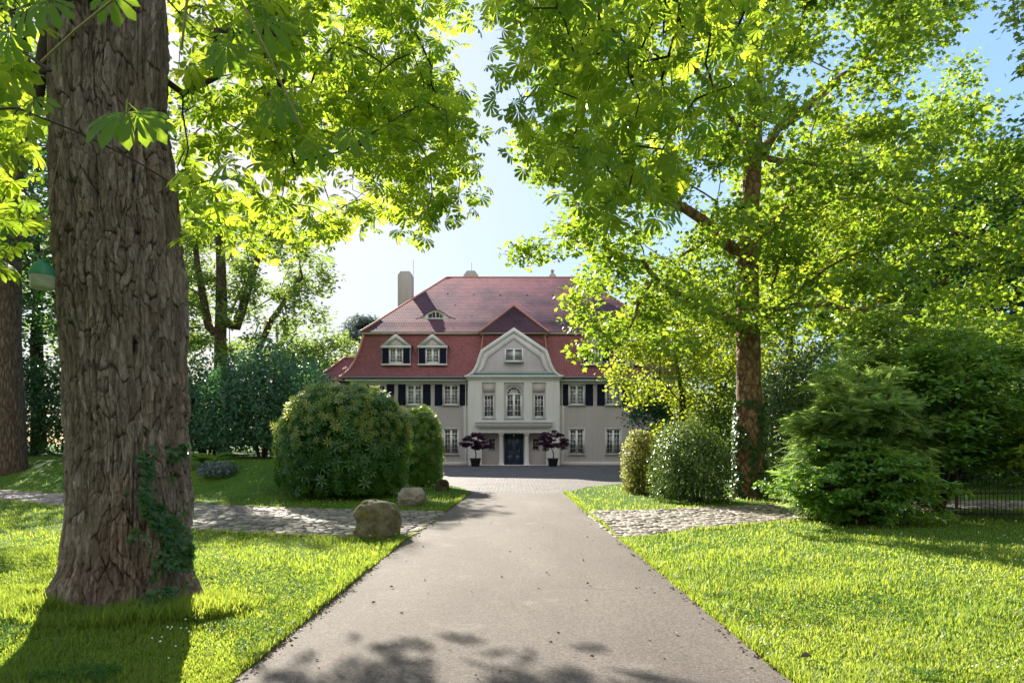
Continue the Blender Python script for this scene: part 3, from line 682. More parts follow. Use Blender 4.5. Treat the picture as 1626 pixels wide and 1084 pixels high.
V0 = [(a, y0+.3, c-.02) for a, c in gf]; V1 = [(a*.985, 2.2, c-.05) for a, c in gf]; n = len(gf)
b.add(V0+V1, [[i, i+1, n+i+1, n+i] for i in range(n-1)]); b.build('gable_roof', M['tile_red'])
# paired window in the gable (blind dark panes, thick mullion)
wg = window(0, 8.07, 1.42, 1.0, y0-.03, cols=2, rows=1, mull=True, transom=0, sill=True)
b = HB(); b.box(-.70, .70, y0+.0-.028, y0-.012, 8.09, 9.05); b.build('blind', M['curtain'], wg)
# block behind gable with its own hip roof
b = HB(); b.add([(-2.62, -.12, 8.6), (2.62, -.12, 8.6), (2.45, .1, 10.42), (-2.45, .1, 10.42), (-2.62, 3, 8.6), (2.62, 3, 8.6), (2.45, 3, 10.42), (-2.45, 3, 10.42)], [[0, 1, 2, 3], [1, 5, 6, 2], [0, 4, 7, 3]])
b.build('centre_dormer', M['tile_red'])
b = HB(); b.box(-2.68, 2.68, -.18, .0, 10.36, 10.47); b.box(-2.68, -2.5, .0, 1.0, 10.36, 10.47); b.box(2.5, 2.68, .0, 1.0, 10.36, 10.47); b.build('centre_cornice', M['cream'])
b = HB(); b.add([(-2.75, -.25, 10.46), (2.75, -.25, 10.46), (0, 2.5, 13.1), (0, 4.2, 13.1), (-2.75, 1.2, 10.46), (2.75, 1.2, 10.46)], [[0, 1, 2], [1, 5, 3, 2], [0, 4, 3, 2]])
b.build('centre_roof', M['tile_old'])
b = HB(); tileline(b, [(-2.75, -.25, 10.5), (0, 2.5, 13.14), (2.75, -.25, 10.5)]); tileline(b, [(0, 2.5, 13.14), (0, 4.0, 13.14)])
for s in (-1, 1): tileline(b, [(s*2.62, -.12, 8.7), (s*2.45, .1, 10.36)], .07)
b.build('centre_ridge_tiles', M['ridge'])
for i in range(18):
    zz = 12.3+1.2*(i % 3)+random.uniform(-.15, .15); xx = (i//3-2.5)*2.3+(.8 if i % 3 == 1 else 0); yy = .62+(zz-10.63)*7.38/6.12
    if abs(xx) < 3 and zz < 14 or abs(xx) > 22-zz-.6: continue
    b = HB(); b.box(xx-.08, xx+.08, yy-.12, yy+.05, zz-.02, zz+.05); b.build('vent_tile', M['tile_old'])

# ------------------------------------------------------------------ vegetation tools
def rotm(d, nrm):
    x = d/(np.linalg.norm(d, axis=1, keepdims=True)+1e-9)
    z = nrm-x*np.sum(nrm*x, 1, keepdims=True); z /= np.linalg.norm(z, axis=1, keepdims=True)+1e-9
    y = np.cross(z, x); return np.stack([x, y, z], -1)
def scatter(b, tv, tf, Pn, Rm, S, r=None):
    tv = np.asarray(tv, float); n = len(Pn); k = len(tv)
    V = np.einsum('nij,kj->nki', Rm, tv)*np.asarray(S).reshape(-1, 1, 1)+Pn[:, None, :]
    b.v.append(V.reshape(-1, 3)); T = np.array([len(f) for f in tf]); L = np.concatenate([np.asarray(f) for f in tf])
    b.loops.append((L[None]+np.arange(n)[:, None]*k+b.n).ravel()); b.tot.append(np.tile(T, n)); b.n += n*k
    r = rng.uniform(0, 1, n) if r is None else r; b.attr.append(np.repeat(r, len(tf)))
def rand_dirs(n, r=rng):
    v = r.normal(size=(n, 3)); return v/np.linalg.norm(v, axis=1, keepdims=True)
# templates, unit length along +x, normal +z
def T_chestnut():
    V = []; Fc = []
    for a, L in ((-105, .62), (-68, .82), (-34, .96), (0, 1.0), (34, .96), (68, .82), (105, .62)):
        c, s_ = math.cos(R(a)), math.sin(R(a)); k = len(V)
        for u, w_, z in ((.04, 0, 0), (.55, .13, -.10), (.84, .175, -.26), (1.0, 0, -.40), (.84, -.175, -.26), (.55, -.13, -.10), (.6, 0, -.17)):
            u *= L; w_ *= L; V.append((u*c-w_*s_, u*s_+w_*c, z*L))
        Fc += [[k, k+1, k+6], [k+1, k+2, k+3, k+6], [k, k+6, k+5], [k+6, k+3, k+4, k+5]]
    k = len(V); V += [(0, .012, 0), (0, -.012, 0), (-.55, -.008, .06), (-.55, .008, .06)]; Fc.append([k, k+1, k+2, k+3])
    return V, Fc
def T_maple():
    h = [(0, 0, 0), (.10, .16, .0), (.02, .42, -.03), (.32, .33, -.02), (.52, .55, -.07), (.60, .22, -.02), (1.0, 0, -.12)]
    V = [(x, y, z) for x, y, z in h]+[(x, -y, z) for x, y, z in h[1:-1]]+[(.55, 0, .05)]
    return V, [[0, 12, 6, 5, 4, 3, 2, 1][::-1], [0, 12, 6, 11, 10, 9, 8, 7]]
def T_oval(w_=.28, fold=.06):
    V = [(0, 0, 0), (.35, w_, fold), (.75, w_*.8, fold*.6), (1, 0, -.06), (.75, -w_*.8, fold*.6), (.35, -w_, fold)]
    return V, [[0, 3, 2, 1], [0, 5, 4, 3]]
def T_rhomb(w_=.35): return [(0, 0, 0), (.5, w_, .04), (1, 0, -.04), (.5, -w_, .04)], [[0, 1, 2, 3]]
def T_whorl(n=7, w_=.13):
    V = []; Fc = []
    for i in range(n):
        a = 2*math.pi*i/n; c, s_ = math.cos(a), math.sin(a); k = len(V)
        for u, v, z in ((.05, 0, 0), (.55, w_, .16), (1, 0, -.02), (.55, -w_, .16)): V.append((u*c-v*s_, u*s_+v*c, z))
        Fc.append([k, k+1, k+2, k+3])
    return V, Fc
def T_frond(n=6):
    V = []; Fc = []
    for i in range(n):
        u = .08+.9*i/n; L = .38*(1-u*.75)
        for s_ in (-1, 1):
            k = len(V); V += [(u-.06, 0, -.12*u*u), (u+.16, s_*L, -.12*u*u-.05), (u+.07, 0, -.12*u*u)]; Fc.append([k, k+1, k+2])
    return V, Fc
TC, TM, TO, TR, TW, TF = T_chestnut(), T_maple(), T_oval(), T_rhomb(), T_whorl(), T_frond()

class Skel:
    def __init__(s, p, r): s.P = [np.array(p, float)]; s.par = [-1]; s.rm = [r]; s.fix = [True]
    def add(s, p, par, rm=0, fix=False): s.P.append(np.array(p, float)); s.par.append(par); s.rm.append(rm); s.fix.append(fix); return len(s.P)-1
    def limb(s, pts, radii, par=None, sub=3):
        if par is None:
            d = np.linalg.norm(np.array(s.P)-np.array(pts[0]), axis=1); par = int(np.argmin(d))
        allp = [s.P[par]]+[np.array(p, float) for p in pts]; r = np.broadcast_to(radii, (len(pts),)); r = [r[0]]+list(r)
        for i in range(1, len(allp)):
            L = np.linalg.norm(allp[i]-allp[i-1])
            for j in range(1, sub+1):
                t = j/sub; p = allp[i-1]*(1-t)+allp[i]*t+(rng.normal(0, .03 if r[i] < .2 else .006, 3)*L*(t < 1)); par = s.add(p, par, r[i-1]*(1-t)+r[i]*t)
        return par
    def grow(s, A, bf=.35, seg=.8, wob=.07, bow=.08, mn=0):
        A = np.array(A, float); left = np.ones(len(A), bool)
        Pn = np.array(s.P); pl = np.zeros(len(Pn))
        for i in range(1, len(Pn)): pl[i] = pl[s.par[i]]+np.linalg.norm(Pn[i]-Pn[s.par[i]])
        pl = list(pl); ok = np.arange(len(Pn)) >= mn
        D = np.linalg.norm(A[:, None]-Pn[None], axis=2)+bf*np.array(pl)[None]+(~ok)[None]*1e6; best = D.argmin(1); bd = D.min(1); term = []
        while left.any():
            i = int(np.where(left, bd, 1e9).argmin()); left[i] = False; p = int(best[i]); a = A[i]; o = s.P[p]; L = np.linalg.norm(a-o)
            k = max(1, int(math.ceil(L/seg))); cur = p; new = []
            off = rng.normal(0, 1, 3)*wob*L
            for j in range(1, k+1):
                t = j/k; q = o*(1-t)+a*t+math.sin(math.pi*t)*(off+np.array([0, 0, bow*L]))
                cur = s.add(q, cur); pl.append(pl[s.par[cur]]+np.linalg.norm(s.P[cur]-s.P[s.par[cur]])); new.append(cur)
            term.append(cur); Q = np.array([s.P[n_] for n_ in new]); c = np.linalg.norm(A[:, None]-Q[None], axis=2)+bf*np.array([pl[n_] for n_ in new])[None]
            j = c.argmin(1); cm = c.min(1); m = left & (cm < bd); bd[m] = cm[m]; best[m] = np.array(new)[j[m]]
        return term
    def mesh(s, b, tip=.006, pw=.5, k=6, skip_fixed=False):
        n = len(s.P); cnt = np.zeros(n); ch = [[] for _ in range(n)]
        for i in range(1, n): ch[s.par[i]].append(i)
        for i in range(n-1, -1, -1):
            if not ch[i]: cnt[i] = 1
            if s.par[i] >= 0: cnt[s.par[i]] += cnt[i]
        rad = np.maximum(tip*cnt**pw, np.array(s.rm))
        for i in range(1, n): rad[i] = min(rad[i], rad[s.par[i]])
        st = [(0, None)]
        while st:
            i, p = st.pop(); chain = [i]
            while ch[chain[-1]]:
                c = max(ch[chain[-1]], key=lambda q: (s.rm[q], cnt[q]))
                for q in ch[chain[-1]]:
                    if q != c: st.append((q, chain[-1]))
                chain.append(c)
            pts = [s.P[c] for c in chain]; rr = [rad[c] for c in chain]
            if p is not None: pts = [s.P[p]]+pts; rr = [rr[0]]+rr
            if len(pts) > 1:
                rr[-1] *= .5; b.tube(pts, rr, 12 if max(rr) > .2 else (k if max(rr) > .025 else 4), cap=False)
        return rad

def sample_px(poly, n, yf, r=rng, skip=None):
    """points in a frustum-shaped volume; yf(px,py,u) gives the distance"""
    px = np.array([p[0] for p in poly]); py = np.array([p[1] for p in poly]); out = []
    while len(out) < n:
        a = r.uniform(px.min(), px.max()); c = r.uniform(py.min(), py.max())
        if not inpoly(a, c, poly) or (skip and skip(a, c)): continue
        Y_ = yf(a, c, r.uniform()); out.append(P(a, c, Y_))
    return np.array(out)
def blob_pts(c, rad, n, r=rng, shell=.5, top=None):
    d = rand_dirs(n, r); d[:, 2] = np.where(r.uniform(size=n) < .3, np.abs(d[:, 2]), d[:, 2]); u = (shell+(1-shell)*r.uniform(size=n)**.5)
    return np.array(c)+d*np.array(rad)*u[:, None]
def leaves(b, C, tpl, per, spread, size, up=.6, flat=.6, droop=.0, out=None, r=rng):
    """per leaves round each centre of C, normals mixed between upward and random"""
    C = np.repeat(C, per, 0); n = len(C); off = rand_dirs(n, r)*spread*(r.uniform(size=n)**.6)[:, None]; off[:, 2] *= flat
    d = rand_dirs(n, r); d[:, 2] = d[:, 2]*.4-droop; nr = rand_dirs(n, r)*(1-up)+np.array([0, 0, up])
    if out is not None: o_ = C-np.array(out); o_ /= np.linalg.norm(o_, axis=1, keepdims=True)+1e-9; nr = nr+o_*.6; d = d+o_*.5
    scatter(b, *tpl, C+off, rotm(d, nr), size*r.uniform(.65, 1.2, n))

def tree(name, base, label, cat, trunk, clumps, leafmat_, tpl, per, spread, size, barkmat='bark_dark', group=None, natt=None, tip=.012, bf=.35, up=.5, limbs=(), flat=.7, droop=.1, seg=1.2, pw=.5, mn=1, k=6, trunk_sub=2, extra=None, bow=.08):
    root = thing(name, base, label, cat, group); base = np.array(base, float)
    sk = Skel(base+np.array([0, 0, -.1]), trunk[0][1])
    par = 0
    for (p, r_) in trunk[1:]: par = sk.limb([p], [r_], par, trunk_sub)
    for pts, rr in limbs: sk.limb(pts, rr, None, 3)
    A = np.concatenate(clumps); sk.grow(A, bf, seg, mn=mn, bow=bow)
    b = MB(); sk.mesh(b, tip, pw, k); b.build('trunk', M[barkmat], root, smooth=True)
    b = MB(); leaves(b, A, tpl, per, spread, size, up, flat, droop)
    if extra: extra(b, A)
    b.build('crown', M[leafmat_], root); return root
def auto_tree(name, x, y, h, rad, label, cat, mat='far', z=0, n=120, per=130, size=.24, clump=1.5, low=.25, group=None, tr=.3, tpl=None, bark_='bark_dark', seed=0, spread=1.25, fork=.35):
    r = np.random.default_rng(seed); z = float(hgt(x, y)); zc = z+h*(low+1)/2; rz = h*(1-low)/2
    A = blob_pts((x, y, zc), (rad, rad, rz), n, r, .25); 
    A += np.stack([fbm(A[:, 1]*.3+seed, A[:, 2]*.3)*rad*.5, fbm(A[:, 0]*.3, A[:, 2]*.3+seed)*rad*.5, 0*A[:, 0]], -1)
    tk = [((x, y, z), tr), ((x+r.normal(0, .1), y, z+h*fork), tr*.75), ((x+r.normal(0, .4), y+r.normal(0, .3), z+h*.6), tr*.45), ((x+r.normal(0, .5), y, z+h*.85), tr*.2)]
    return tree(name, (x, y, z), label, cat, [((x, y, z), tr)]+tk[1:], [A], mat, tpl or TR, per, spread*clump/1.5, size, bark_, group, tip=.014, seg=1.5)
def bush(name, c, rad, label, cat, mat, tpl, n, size, group=None, tipmat=None, tipfrac=0, squareness=2.6, sink=.15, lump=.12, seed=0, inner=.4, up=.3, low=.0, thick=.22, stems=9, tipsize=.8, tiptop=.2):
    """leafy shell over a lumpy superellipsoid sitting on the ground"""
    r = np.random.default_rng(seed); z0 = float(hgt(c[0], c[1])); root = thing(name, (c[0], c[1], z0), label, cat, group)
    cz = z0+rad[2]*.44; R3 = np.array([rad[0], rad[1], rad[2]*.56])
    def surf(d):
        q = (np.abs(d)**squareness).sum(1)**(-1/squareness)
        l_ = 1+lump*2*fbm(d[:, 0]*2.1+seed, d[:, 1]*2.1, d[:, 2]*2.1, 3)+.17*(np.abs(fbm(d[:, 0]*6+seed, d[:, 1]*6, d[:, 2]*6, 3))-.15)
        return q*l_
    d = rand_dirs(n, r); q = surf(d); u = 1-thick*r.uniform(size=n)**1.6; u = np.where(r.uniform(size=n) < inner, r.uniform(.45, .85, n), u)
    def place(d, k):
        H = d*(k[:, None]); low_ = d[:, 2] < 0; t_ = np.clip(-H[:, 2]/1.0, 0, 1); hn = np.linalg.norm(d[:, :2], axis=1)+1e-6
        full = surf(np.stack([d[:, 0]/hn, d[:, 1]/hn, 0*hn], -1))*(1-.13*t_**2)*(k/np.maximum(surf(d), 1e-6))
        H[low_, :2] = (d[:, :2]/hn[:, None]*full[:, None])[low_]; return np.array([c[0], c[1], cz])+H*R3
    Pn = place(d, q*u); keep = Pn[:, 2] > z0+low*rad[2]-sink*0+.03
    Pn = Pn[keep]; d = d[keep]; m = len(Pn); nn = d*np.array([1, 1, 1.0])+np.array([0, 0, up])+rand_dirs(m, r)*.55
    b = MB(); scatter(b, *tpl, Pn, rotm(rand_dirs(m, r)+np.array([0, 0, .2]), nn), size*r.uniform(.7, 1.25, m))
    b.build('foliage', M[mat], root)
    if tipmat:
        k = int(n*tipfrac); d = rand_dirs(k*3, r); d = d[d[:, 2] > tiptop-.5*r.uniform(size=len(d))][:k]; k = len(d)
        Pn = place(d, surf(d)); mk = Pn[:, 2] > z0+.2; Pn = Pn[mk]; d = d[mk]; k = len(d)
        b = MB(); scatter(b, *tpl, Pn+d*.03, rotm(rand_dirs(k, r), d+rand_dirs(k, r)*.5), size*tipsize*r.uniform(.6, 1.2, k)); b.build('young_shoots', M[tipmat], root)
    b = MB()
    for i in range(stems):
        a = 2*math.pi*i/stems+r.uniform(-.3, .3); e = np.array([c[0]+rad[0]*.6*math.cos(a), c[1]+rad[1]*.6*math.sin(a), z0+rad[2]*r.uniform(.55, .85)]); s_ = np.array([c[0]+.25*math.cos(a), c[1]+.25*math.sin(a), z0-.05])
        t = np.linspace(0, 1, 6)[:, None]; b.tube(s_*(1-t)+e*t+np.sin(t*np.pi)*np.array([0, 0, .3])+r.normal(0, .04, (6, 3)), np.linspace(.05, .015, 6)*min(1.4, rad[2]/2), 6)
    b.build('stems', M['twig'], root); return root

# ------------------------------------------------------------------ the big horse chestnut at the left
TX, TY = -4.02, 7.15
zc_ = np.array([-.15, .05, .2, .46, 1.0, 1.68, 2.37, 3.39, 4.41, 5.1, 6.46, 7.5, 9.0]); 
cx_ = (np.array([205, 203, 203, 203, 205, 205, 200, 194, 185, 172, 173, 172, 172])-CX)/F*TY
hw_ = np.array([.93, .86, .81, .76, .715, .695, .695, .725, .71, .665, .665, .68, .60])
ct = thing('horse_chestnut', (TX, TY, 0), 'massive horse chestnut with rough grey-brown trunk at the left front of the drive', 'tree', 'horse chestnuts')
def big_trunk():
    nt_, nz = 620, 860; th = np.linspace(0, 2*np.pi, nt_, endpoint=False); zz = np.linspace(-.15, 9.0, nz)
    TH, Z = np.meshgrid(th, zz, indexing='ij')
    cx = np.interp(Z, zc_, cx_); hw = np.interp(Z, zc_, hw_)
    ut = TH/(2*np.pi)
    def per(fx, fz, o, sd):                                             # noise on a cylinder, no seam
        return fbm(np.cos(TH)*fx+sd, np.sin(TH)*fx+sd*2, Z*fz, o)
    r = hw*.85*(1+.05*per(1.2, .35, 3, 4))
    fl = sstep(.75, -.1, Z)
    root_dirs = [(-2.3, .22, .17), (-2.9, .05, .2), (-.05, .22, .14), (-1.35, .12, .25), (1.2, .3, .2), (2.6, .3, .2), (-1.95, .10, .18), (-.65, .12, .18)]
    for a, amp, w_ in root_dirs:
        dd = np.angle(np.exp(1j*(TH-a))); r = r+fl**1.7*amp*np.exp(-(dd/w_)**2)
    r = r-fl*.03
    def plates(nu, hz, sd, wob):
        u = ut*nu+wob*per(2.2, 1.3, 3, sd)+.15*nu/30*per(6, 4, 2, sd+3); v = Z/hz+.5*per(3.5, 1.0, 3, sd+9)
        iu = np.floor(u).astype(int); iv = np.floor(v).astype(int); d1 = np.full(u.shape, 9.); d2 = np.full(u.shape, 9.); hv = np.zeros(u.shape); lv_ = np.zeros(u.shape)
        for a in (-1, 0, 1):
            for c in (-1, 0, 1):
                cu, cv = iu+a, iv+c; cm = np.mod(cu, nu); jx = _hash(cm, cv, cm*0+sd); jy = _hash(cm, cv, cm*0+sd+7); dx = u-(cu+.15+.7*jx); dy = v-(cv+.1+.8*jy); d = np.sqrt(dx*dx+dy*dy)
                m = d < d1; d2 = np.where(m, d1, np.minimum(d2, d)); hv = np.where(m, _hash(cm, cv, cm*0+sd+13), hv); lv_ = np.where(m, dy, lv_); d1 = np.where(m, d, d1)
        return sstep(0, .15, d2-d1), hv, lv_
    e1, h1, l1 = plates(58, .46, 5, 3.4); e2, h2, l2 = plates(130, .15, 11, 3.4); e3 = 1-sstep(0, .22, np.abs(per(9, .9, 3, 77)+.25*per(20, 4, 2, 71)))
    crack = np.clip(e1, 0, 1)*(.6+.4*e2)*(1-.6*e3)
    amp_ = .45+.9*sstep(-.35, .35, per(1.6, .55, 3, 61)); smooth_ = sstep(.05, .4, per(3, 1.2, 3, 66))
    disp = -.03*(1-sstep(0, .10, np.abs(per(5, .35, 4, 88))))+(amp_*(1-.6*smooth_))*(.017*e1+.012*h1-.009*l1+.008*e2+.010*h2-.009*l2-.020*e3+.014*per(16, 4, 3, 30)+.022*per(9, 2.2, 4, 58))+.04*per(4, .9, 3, 50)
    def pit(px, py, su, sz, dep):
        z0 = EYE+(HY-py)/F*(TY-.7); cxx = np.interp(z0, zc_, cx_); h_ = np.interp(z0, zc_, hw_); xw = (px-CX)/F*(TY-.7)
        base = math.atan2(-TY, -TX); a = -math.pi/2+math.asin(max(-1, min(1, (xw-cxx)/h_)))
        dd = np.angle(np.exp(1j*(TH-a))); return dep*np.exp(-(dd/su)**2-((Z-z0)/sz)**2)
    pp = pit(205, 545, .035, .10, .10)+pit(232, 200, .06, .35, .09)+pit(222, 690, .03, .03, .06)+pit(238, 640, .03, .08, .05)-pit(203, 545, .12, .22, .035)+pit(222, 260, .05, .25, .08)
    rr = r+disp-.05-pp
    V = np.stack([cx+rr*np.cos(TH), TY+rr*np.sin(TH), Z-.10*fl*0], -1)
    V = np.concatenate([V, V[:1]], 0); b = MB()
    i, j = np.meshgrid(np.arange(nt_), np.arange(nz-1), indexing='ij'); i2 = (i+1) % nt_
    Fc = np.stack([i*nz+j, i2*nz+j, i2*nz+j+1, i*nz+j+1], -1).reshape(-1, 4); b.add(V[:-1].reshape(-1, 3), Fc)
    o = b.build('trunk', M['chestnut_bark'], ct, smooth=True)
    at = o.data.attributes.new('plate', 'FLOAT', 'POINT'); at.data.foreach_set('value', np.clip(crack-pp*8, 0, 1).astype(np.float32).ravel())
    at = o.data.attributes.new('tone', 'FLOAT', 'POINT'); at.data.foreach_set('value', np.clip(.5*h1+.5*h2, 0, 1).astype(np.float32).ravel()); return o
big_trunk()
# crown: drooping sprays from limbs overhead
def yfA(px, py, u):
    if px < 300: return 5.0+8*u
    t = min(1, max(0, (px-300)/250)); return (5.5+4.5*t)+(7.5+.8*t)*u
CROWN1 = [(-500, -900), (-500, 400), (-60, 415), (60, 405), (84, 360), (84, 0), (270, 0), (275, 330), (330, 395), (372, 385), (420, 290), (455, 350), (520, 372), (545, 335), (610, 345), (672, 358), (705, 320), (762, 298), (735, 235), (748, 160), (715, 120), (705, 70), (728, 30), (720, -60), (760, -500), (700, -900)]
gaps = [(300, 195, 30), (560, 290, 42), (498, 40, 22), (500, 300, 22), (420, 262, 18), (470, 215, 16), (350, 30, 16), (590, 395, 20), (640, 300, 12), (735, 190, 20)]
def skipA(a, c):
    if any((a-x)**2+(c-y)**2 < r_*r_*1.1 for x, y, r_ in gaps): return True
    if c < -120 and rng.uniform() < .86: return True
    return False
A1 = np.concatenate([sample_px(CROWN1, 490, yfA, skip=skipA), sample_px([(400, -100), (395, 300), (455, 350), (520, 372), (545, 335), (610, 345), (672, 358), (705, 320), (762, 298), (735, 235), (748, 160), (715, 120), (705, 70), (728, 30), (720, -60)], 170, yfA, skip=skipA), sample_px([(520, 60), (545, 335), (610, 350), (690, 362), (705, 320), (765, 302), (735, 235), (748, 160), (715, 120)], 80, lambda a, c, u: 12.5+6*u), sample_px([(335, 350), (372, 340), (440, 352), (545, 345), (548, 374), (430, 384), (335, 376)], 18, lambda a, c, u: 16.7+1.0*u)])
sk = Skel((cx_[8], TY, 4.4), .3); p = sk.limb([(cx_[10], TY, 6.5), (cx_[11], TY, 9.0)], [.4, .4], 0, 3); top_ = p
p1 = sk.limb([(-3.2, 9.2, 10.6), (-2.0, 11.5, 11.4), (-1.1, 13.5, 11)], [.22, .16, .08], 3); sk.limb([(-3.2, 8.6, 8.6), (-1.9, 10, 9.4), (-.9, 11, 9.0)], [.2, .12, .05], 4)
sk.limb([(-5.6, 7.2, 8.0), (-8, 7.6, 9)], [.2, .1], 3); sk.limb([(-4.2, 10, 8.5), (-4.6, 12.5, 9.2)], [.22, .1], 3); sk.limb([(-4.9, 8.0, 8.0), (-6.5, 10.5, 8.6)], [.16, .08], 3); sk.limb([(-4.6, 4.5, 9), (-4.6, 3, 9.5)], [.2, .1], 4)
sk.grow(A1, .12, .5, .10, .14, mn=2); b = MB(); sk.mesh(b, .0075, .42, 6)
lx = P(62, 60, 7.2); b.tube([P(86, 40, 7.3), P(72, 80, 7.1), P(64, 118, 7.0), P(60, 172, 6.95)], [.10, .075, .06, .045], 9)
b.build('branches', M['twig'], ct, smooth=True)
b = MB(); per_ = 9
C = np.repeat(A1, per_, 0); n = len(C); off = rand_dirs(n)*.62*(rng.uniform(size=n)**.5)[:, None]; off[:, 2] = off[:, 2]*.75-.1
d = rand_dirs(n); d[:, 2] = -.15+.25*d[:, 2]; nr = rand_dirs(n)*.55+np.array([0, -.12, .6])
Pn = C+off
qx = CX+F*Pn[:, 0]/Pn[:, 1]; qy = HY-F*(Pn[:, 2]-EYE)/Pn[:, 1]
keep = ~((qx > 60) & (qx < 292) & (Pn[:, 1] < 8.3) & (qy < 460)); keep &= ~((qx > 35) & (qx < 100) & (qy > 398) & (qy < 470)); Pn, d, nr = Pn[keep], d[keep], nr[keep]
scatter(b, *TC, Pn, rotm(d, nr), rng.uniform(.13, .245, len(Pn))*np.where(Pn[:, 1] > 9, 1.12, 1))
# the low spray in front of the trunk and the leaves hanging close by
sp = [(P(200, 178, 3.6), (.25, -.6, -.25), .24), (P(182, 185, 3.7), (-.7, -.4, -.1), .20), (P(222, 180, 3.75), (.8, -.1, -.2), .19), (P(80, 0, 3.4), (-.2, -.5, -.4), .17), (P(45, 10, 3.6), (-.5, -.2, -.5), .17), (P(175, -12, 3.3), (.3, -.2, -.6), .15), (P(15, 50, 3.9), (-.4, .1, -.5), .18), (P(560, 205, 6.0), (.2, -.5, -.5), .26), (P(440, 160, 5.5), (.3, -.5, -.4), .26), (P(500, 230, 5.8), (-.2, -.3, -.5), .24), (P(420, 30, 4.6), (.3, -.3, -.5), .24), (P(360, 70, 4.9), (-.3, -.3, -.5), .24)]
for c_, d_, s_ in sp: scatter(b, *TC, np.array([c_]), rotm(np.array([d_], float)+np.array([[0, 0, -.45]]), np.array([[.05, -.8, .6]])), [s_], np.array([.0]))
b.build('crown', M['chestnut'], ct)
for q in ([P(205, 180, 3.6), P(213, 215, 3.62), P(222, 240, 3.7)], [P(66, 98, 3.0), P(120, 48, 2.9), P(182, -2, 2.8)], [P(288, 80, 3.2), P(297, 0, 3.1), P(300, -40, 3.1)], [P(480, 205, 4.2), P(430, 95, 4.0), P(380, -5, 3.9)]):
    b = MB(); b.tube(q, .006, 6); b.build('leaf_stalk', M['stem'], ct, smooth=True)

# second chestnut, its trunk right of the camera and its boughs hanging in over the drive
c2 = thing('horse_chestnut', (6.2, 3.0, 0), 'horse chestnut whose bright hanging boughs droop over the right of the drive', 'tree', 'horse chestnuts')
CROWN2 = [(785, -700), (775, -60), (800, 20), (795, 100), (812, 160), (822, 205), (845, 235), (858, 270), (905, 275), (950, 285), (1000, 330), (1045, 300), (1090, 285), (1120, 215), (1170, 190), (1215, 130), (1160, 60), (1230, -20), (1300, -300), (1300, -700)]
A2 = sample_px(CROWN2, 165, lambda a, c, u: 6.3+3.6*u, skip=lambda a, c: c < -100 and rng.uniform() < .88)
A2b = np.stack([rng.uniform(4.5, 9, 50), rng.uniform(-3, 4, 50), rng.uniform(6.5, 11, 50)], -1)
sk = Skel((6.2, 3.0, -.1), .6); p = sk.limb([(6.15, 3.0, 2.5), (6.0, 3.1, 5.5)], [.5, .42], 0, 3); t0 = p
sk.limb([(4.6, 4.5, 8.2), (3.0, 6.5, 9.2), (1.4, 8, 9.2)], [.26, .16, .08], t0); sk.limb([(5.0, 5.5, 7.4), (3.6, 7.6, 8.2)], [.2, .09], t0); sk.limb([(6.3, 2.8, 8.5), (6.5, 2.5, 11)], [.3, .12], t0)
sk.grow(np.concatenate([A2, A2b]), .12, .45, .10, .12, mn=7); b = MB(); sk.mesh(b, .0075, .42, 6); b.build('trunk', M['bark_dark'], c2, smooth=True)
b = MB(); C = np.concatenate([np.repeat(A2, 9, 0), np.repeat(A2b, 14, 0)]); n = len(C); off = rand_dirs(n)*.5*(rng.uniform(size=n)**.5)[:, None]; off[:, 2] = off[:, 2]*.8-.1
d = rand_dirs(n); d[:, 2] = -.2+.25*d[:, 2]; nr = rand_dirs(n)*.6+np.array([0, -.12, .55]); scatter(b, *TC, C+off, rotm(d, nr), rng.uniform(.12, .21, n)); b.build('crown', M['chestnut'], c2)

# ------------------------------------------------------------------ the maple on the right
MY = 21.0; m_ = lambda px, py, Y_=MY: tuple(P(px, py, Y_))
MPOLY = [(860, -500), (850, 120), (838, 205), (845, 262), (880, 290), (905, 345), (862, 396), (895, 412), (938, 440), (945, 480), (950, 535), (975, 555), (1010, 570), (1060, 560), (1120, 545), (1180, 510), (1260, 540), (1330, 520), (1420, 525), (1500, 540), (1700, 540), (1760, 220), (1640, 195), (1575, 175), (1530, 130), (1545, 40), (1545, -60), (1480, -500)]
mg = [(1480, 90, 22), (1400, 150, 22), (1370, 190, 18), (1330, 60, 24), (1520, 150, 16), (1300, 150, 16), (1080, 470, 22), (985, 480, 30), (1150, 470, 20), (1450, 300, 16), (840, 360, 14)]
AM = np.concatenate([np.array([P(a, c, 19.5) for a, c in ((845, 398), (832, 404), (850, 235), (838, 225), (925, 505), (932, 560), (918, 470))]), sample_px(MPOLY, 560, lambda a, c, u: 16.5+(9.5)*u, skip=lambda a, c: any((a-x)**2+(c-y)**2 < r_*r_ for x, y, r_ in mg) or (c < -60 and rng.uniform() < .5) or (c > 400 and a > 1180 and rng.uniform() < .3))])
tk = [((m_(1190, 792)[0], MY, 0), .52), (m_(1190, 740), .44), (m_(1191, 650), .41), (m_(1187, 515), .365), (m_(1189, 400), .33), (m_(1196, 230), .27), (m_(1200, 100), .23), (m_(1197, 0), .2), (m_(1195, -150), .15), (m_(1200, -400), .07)]
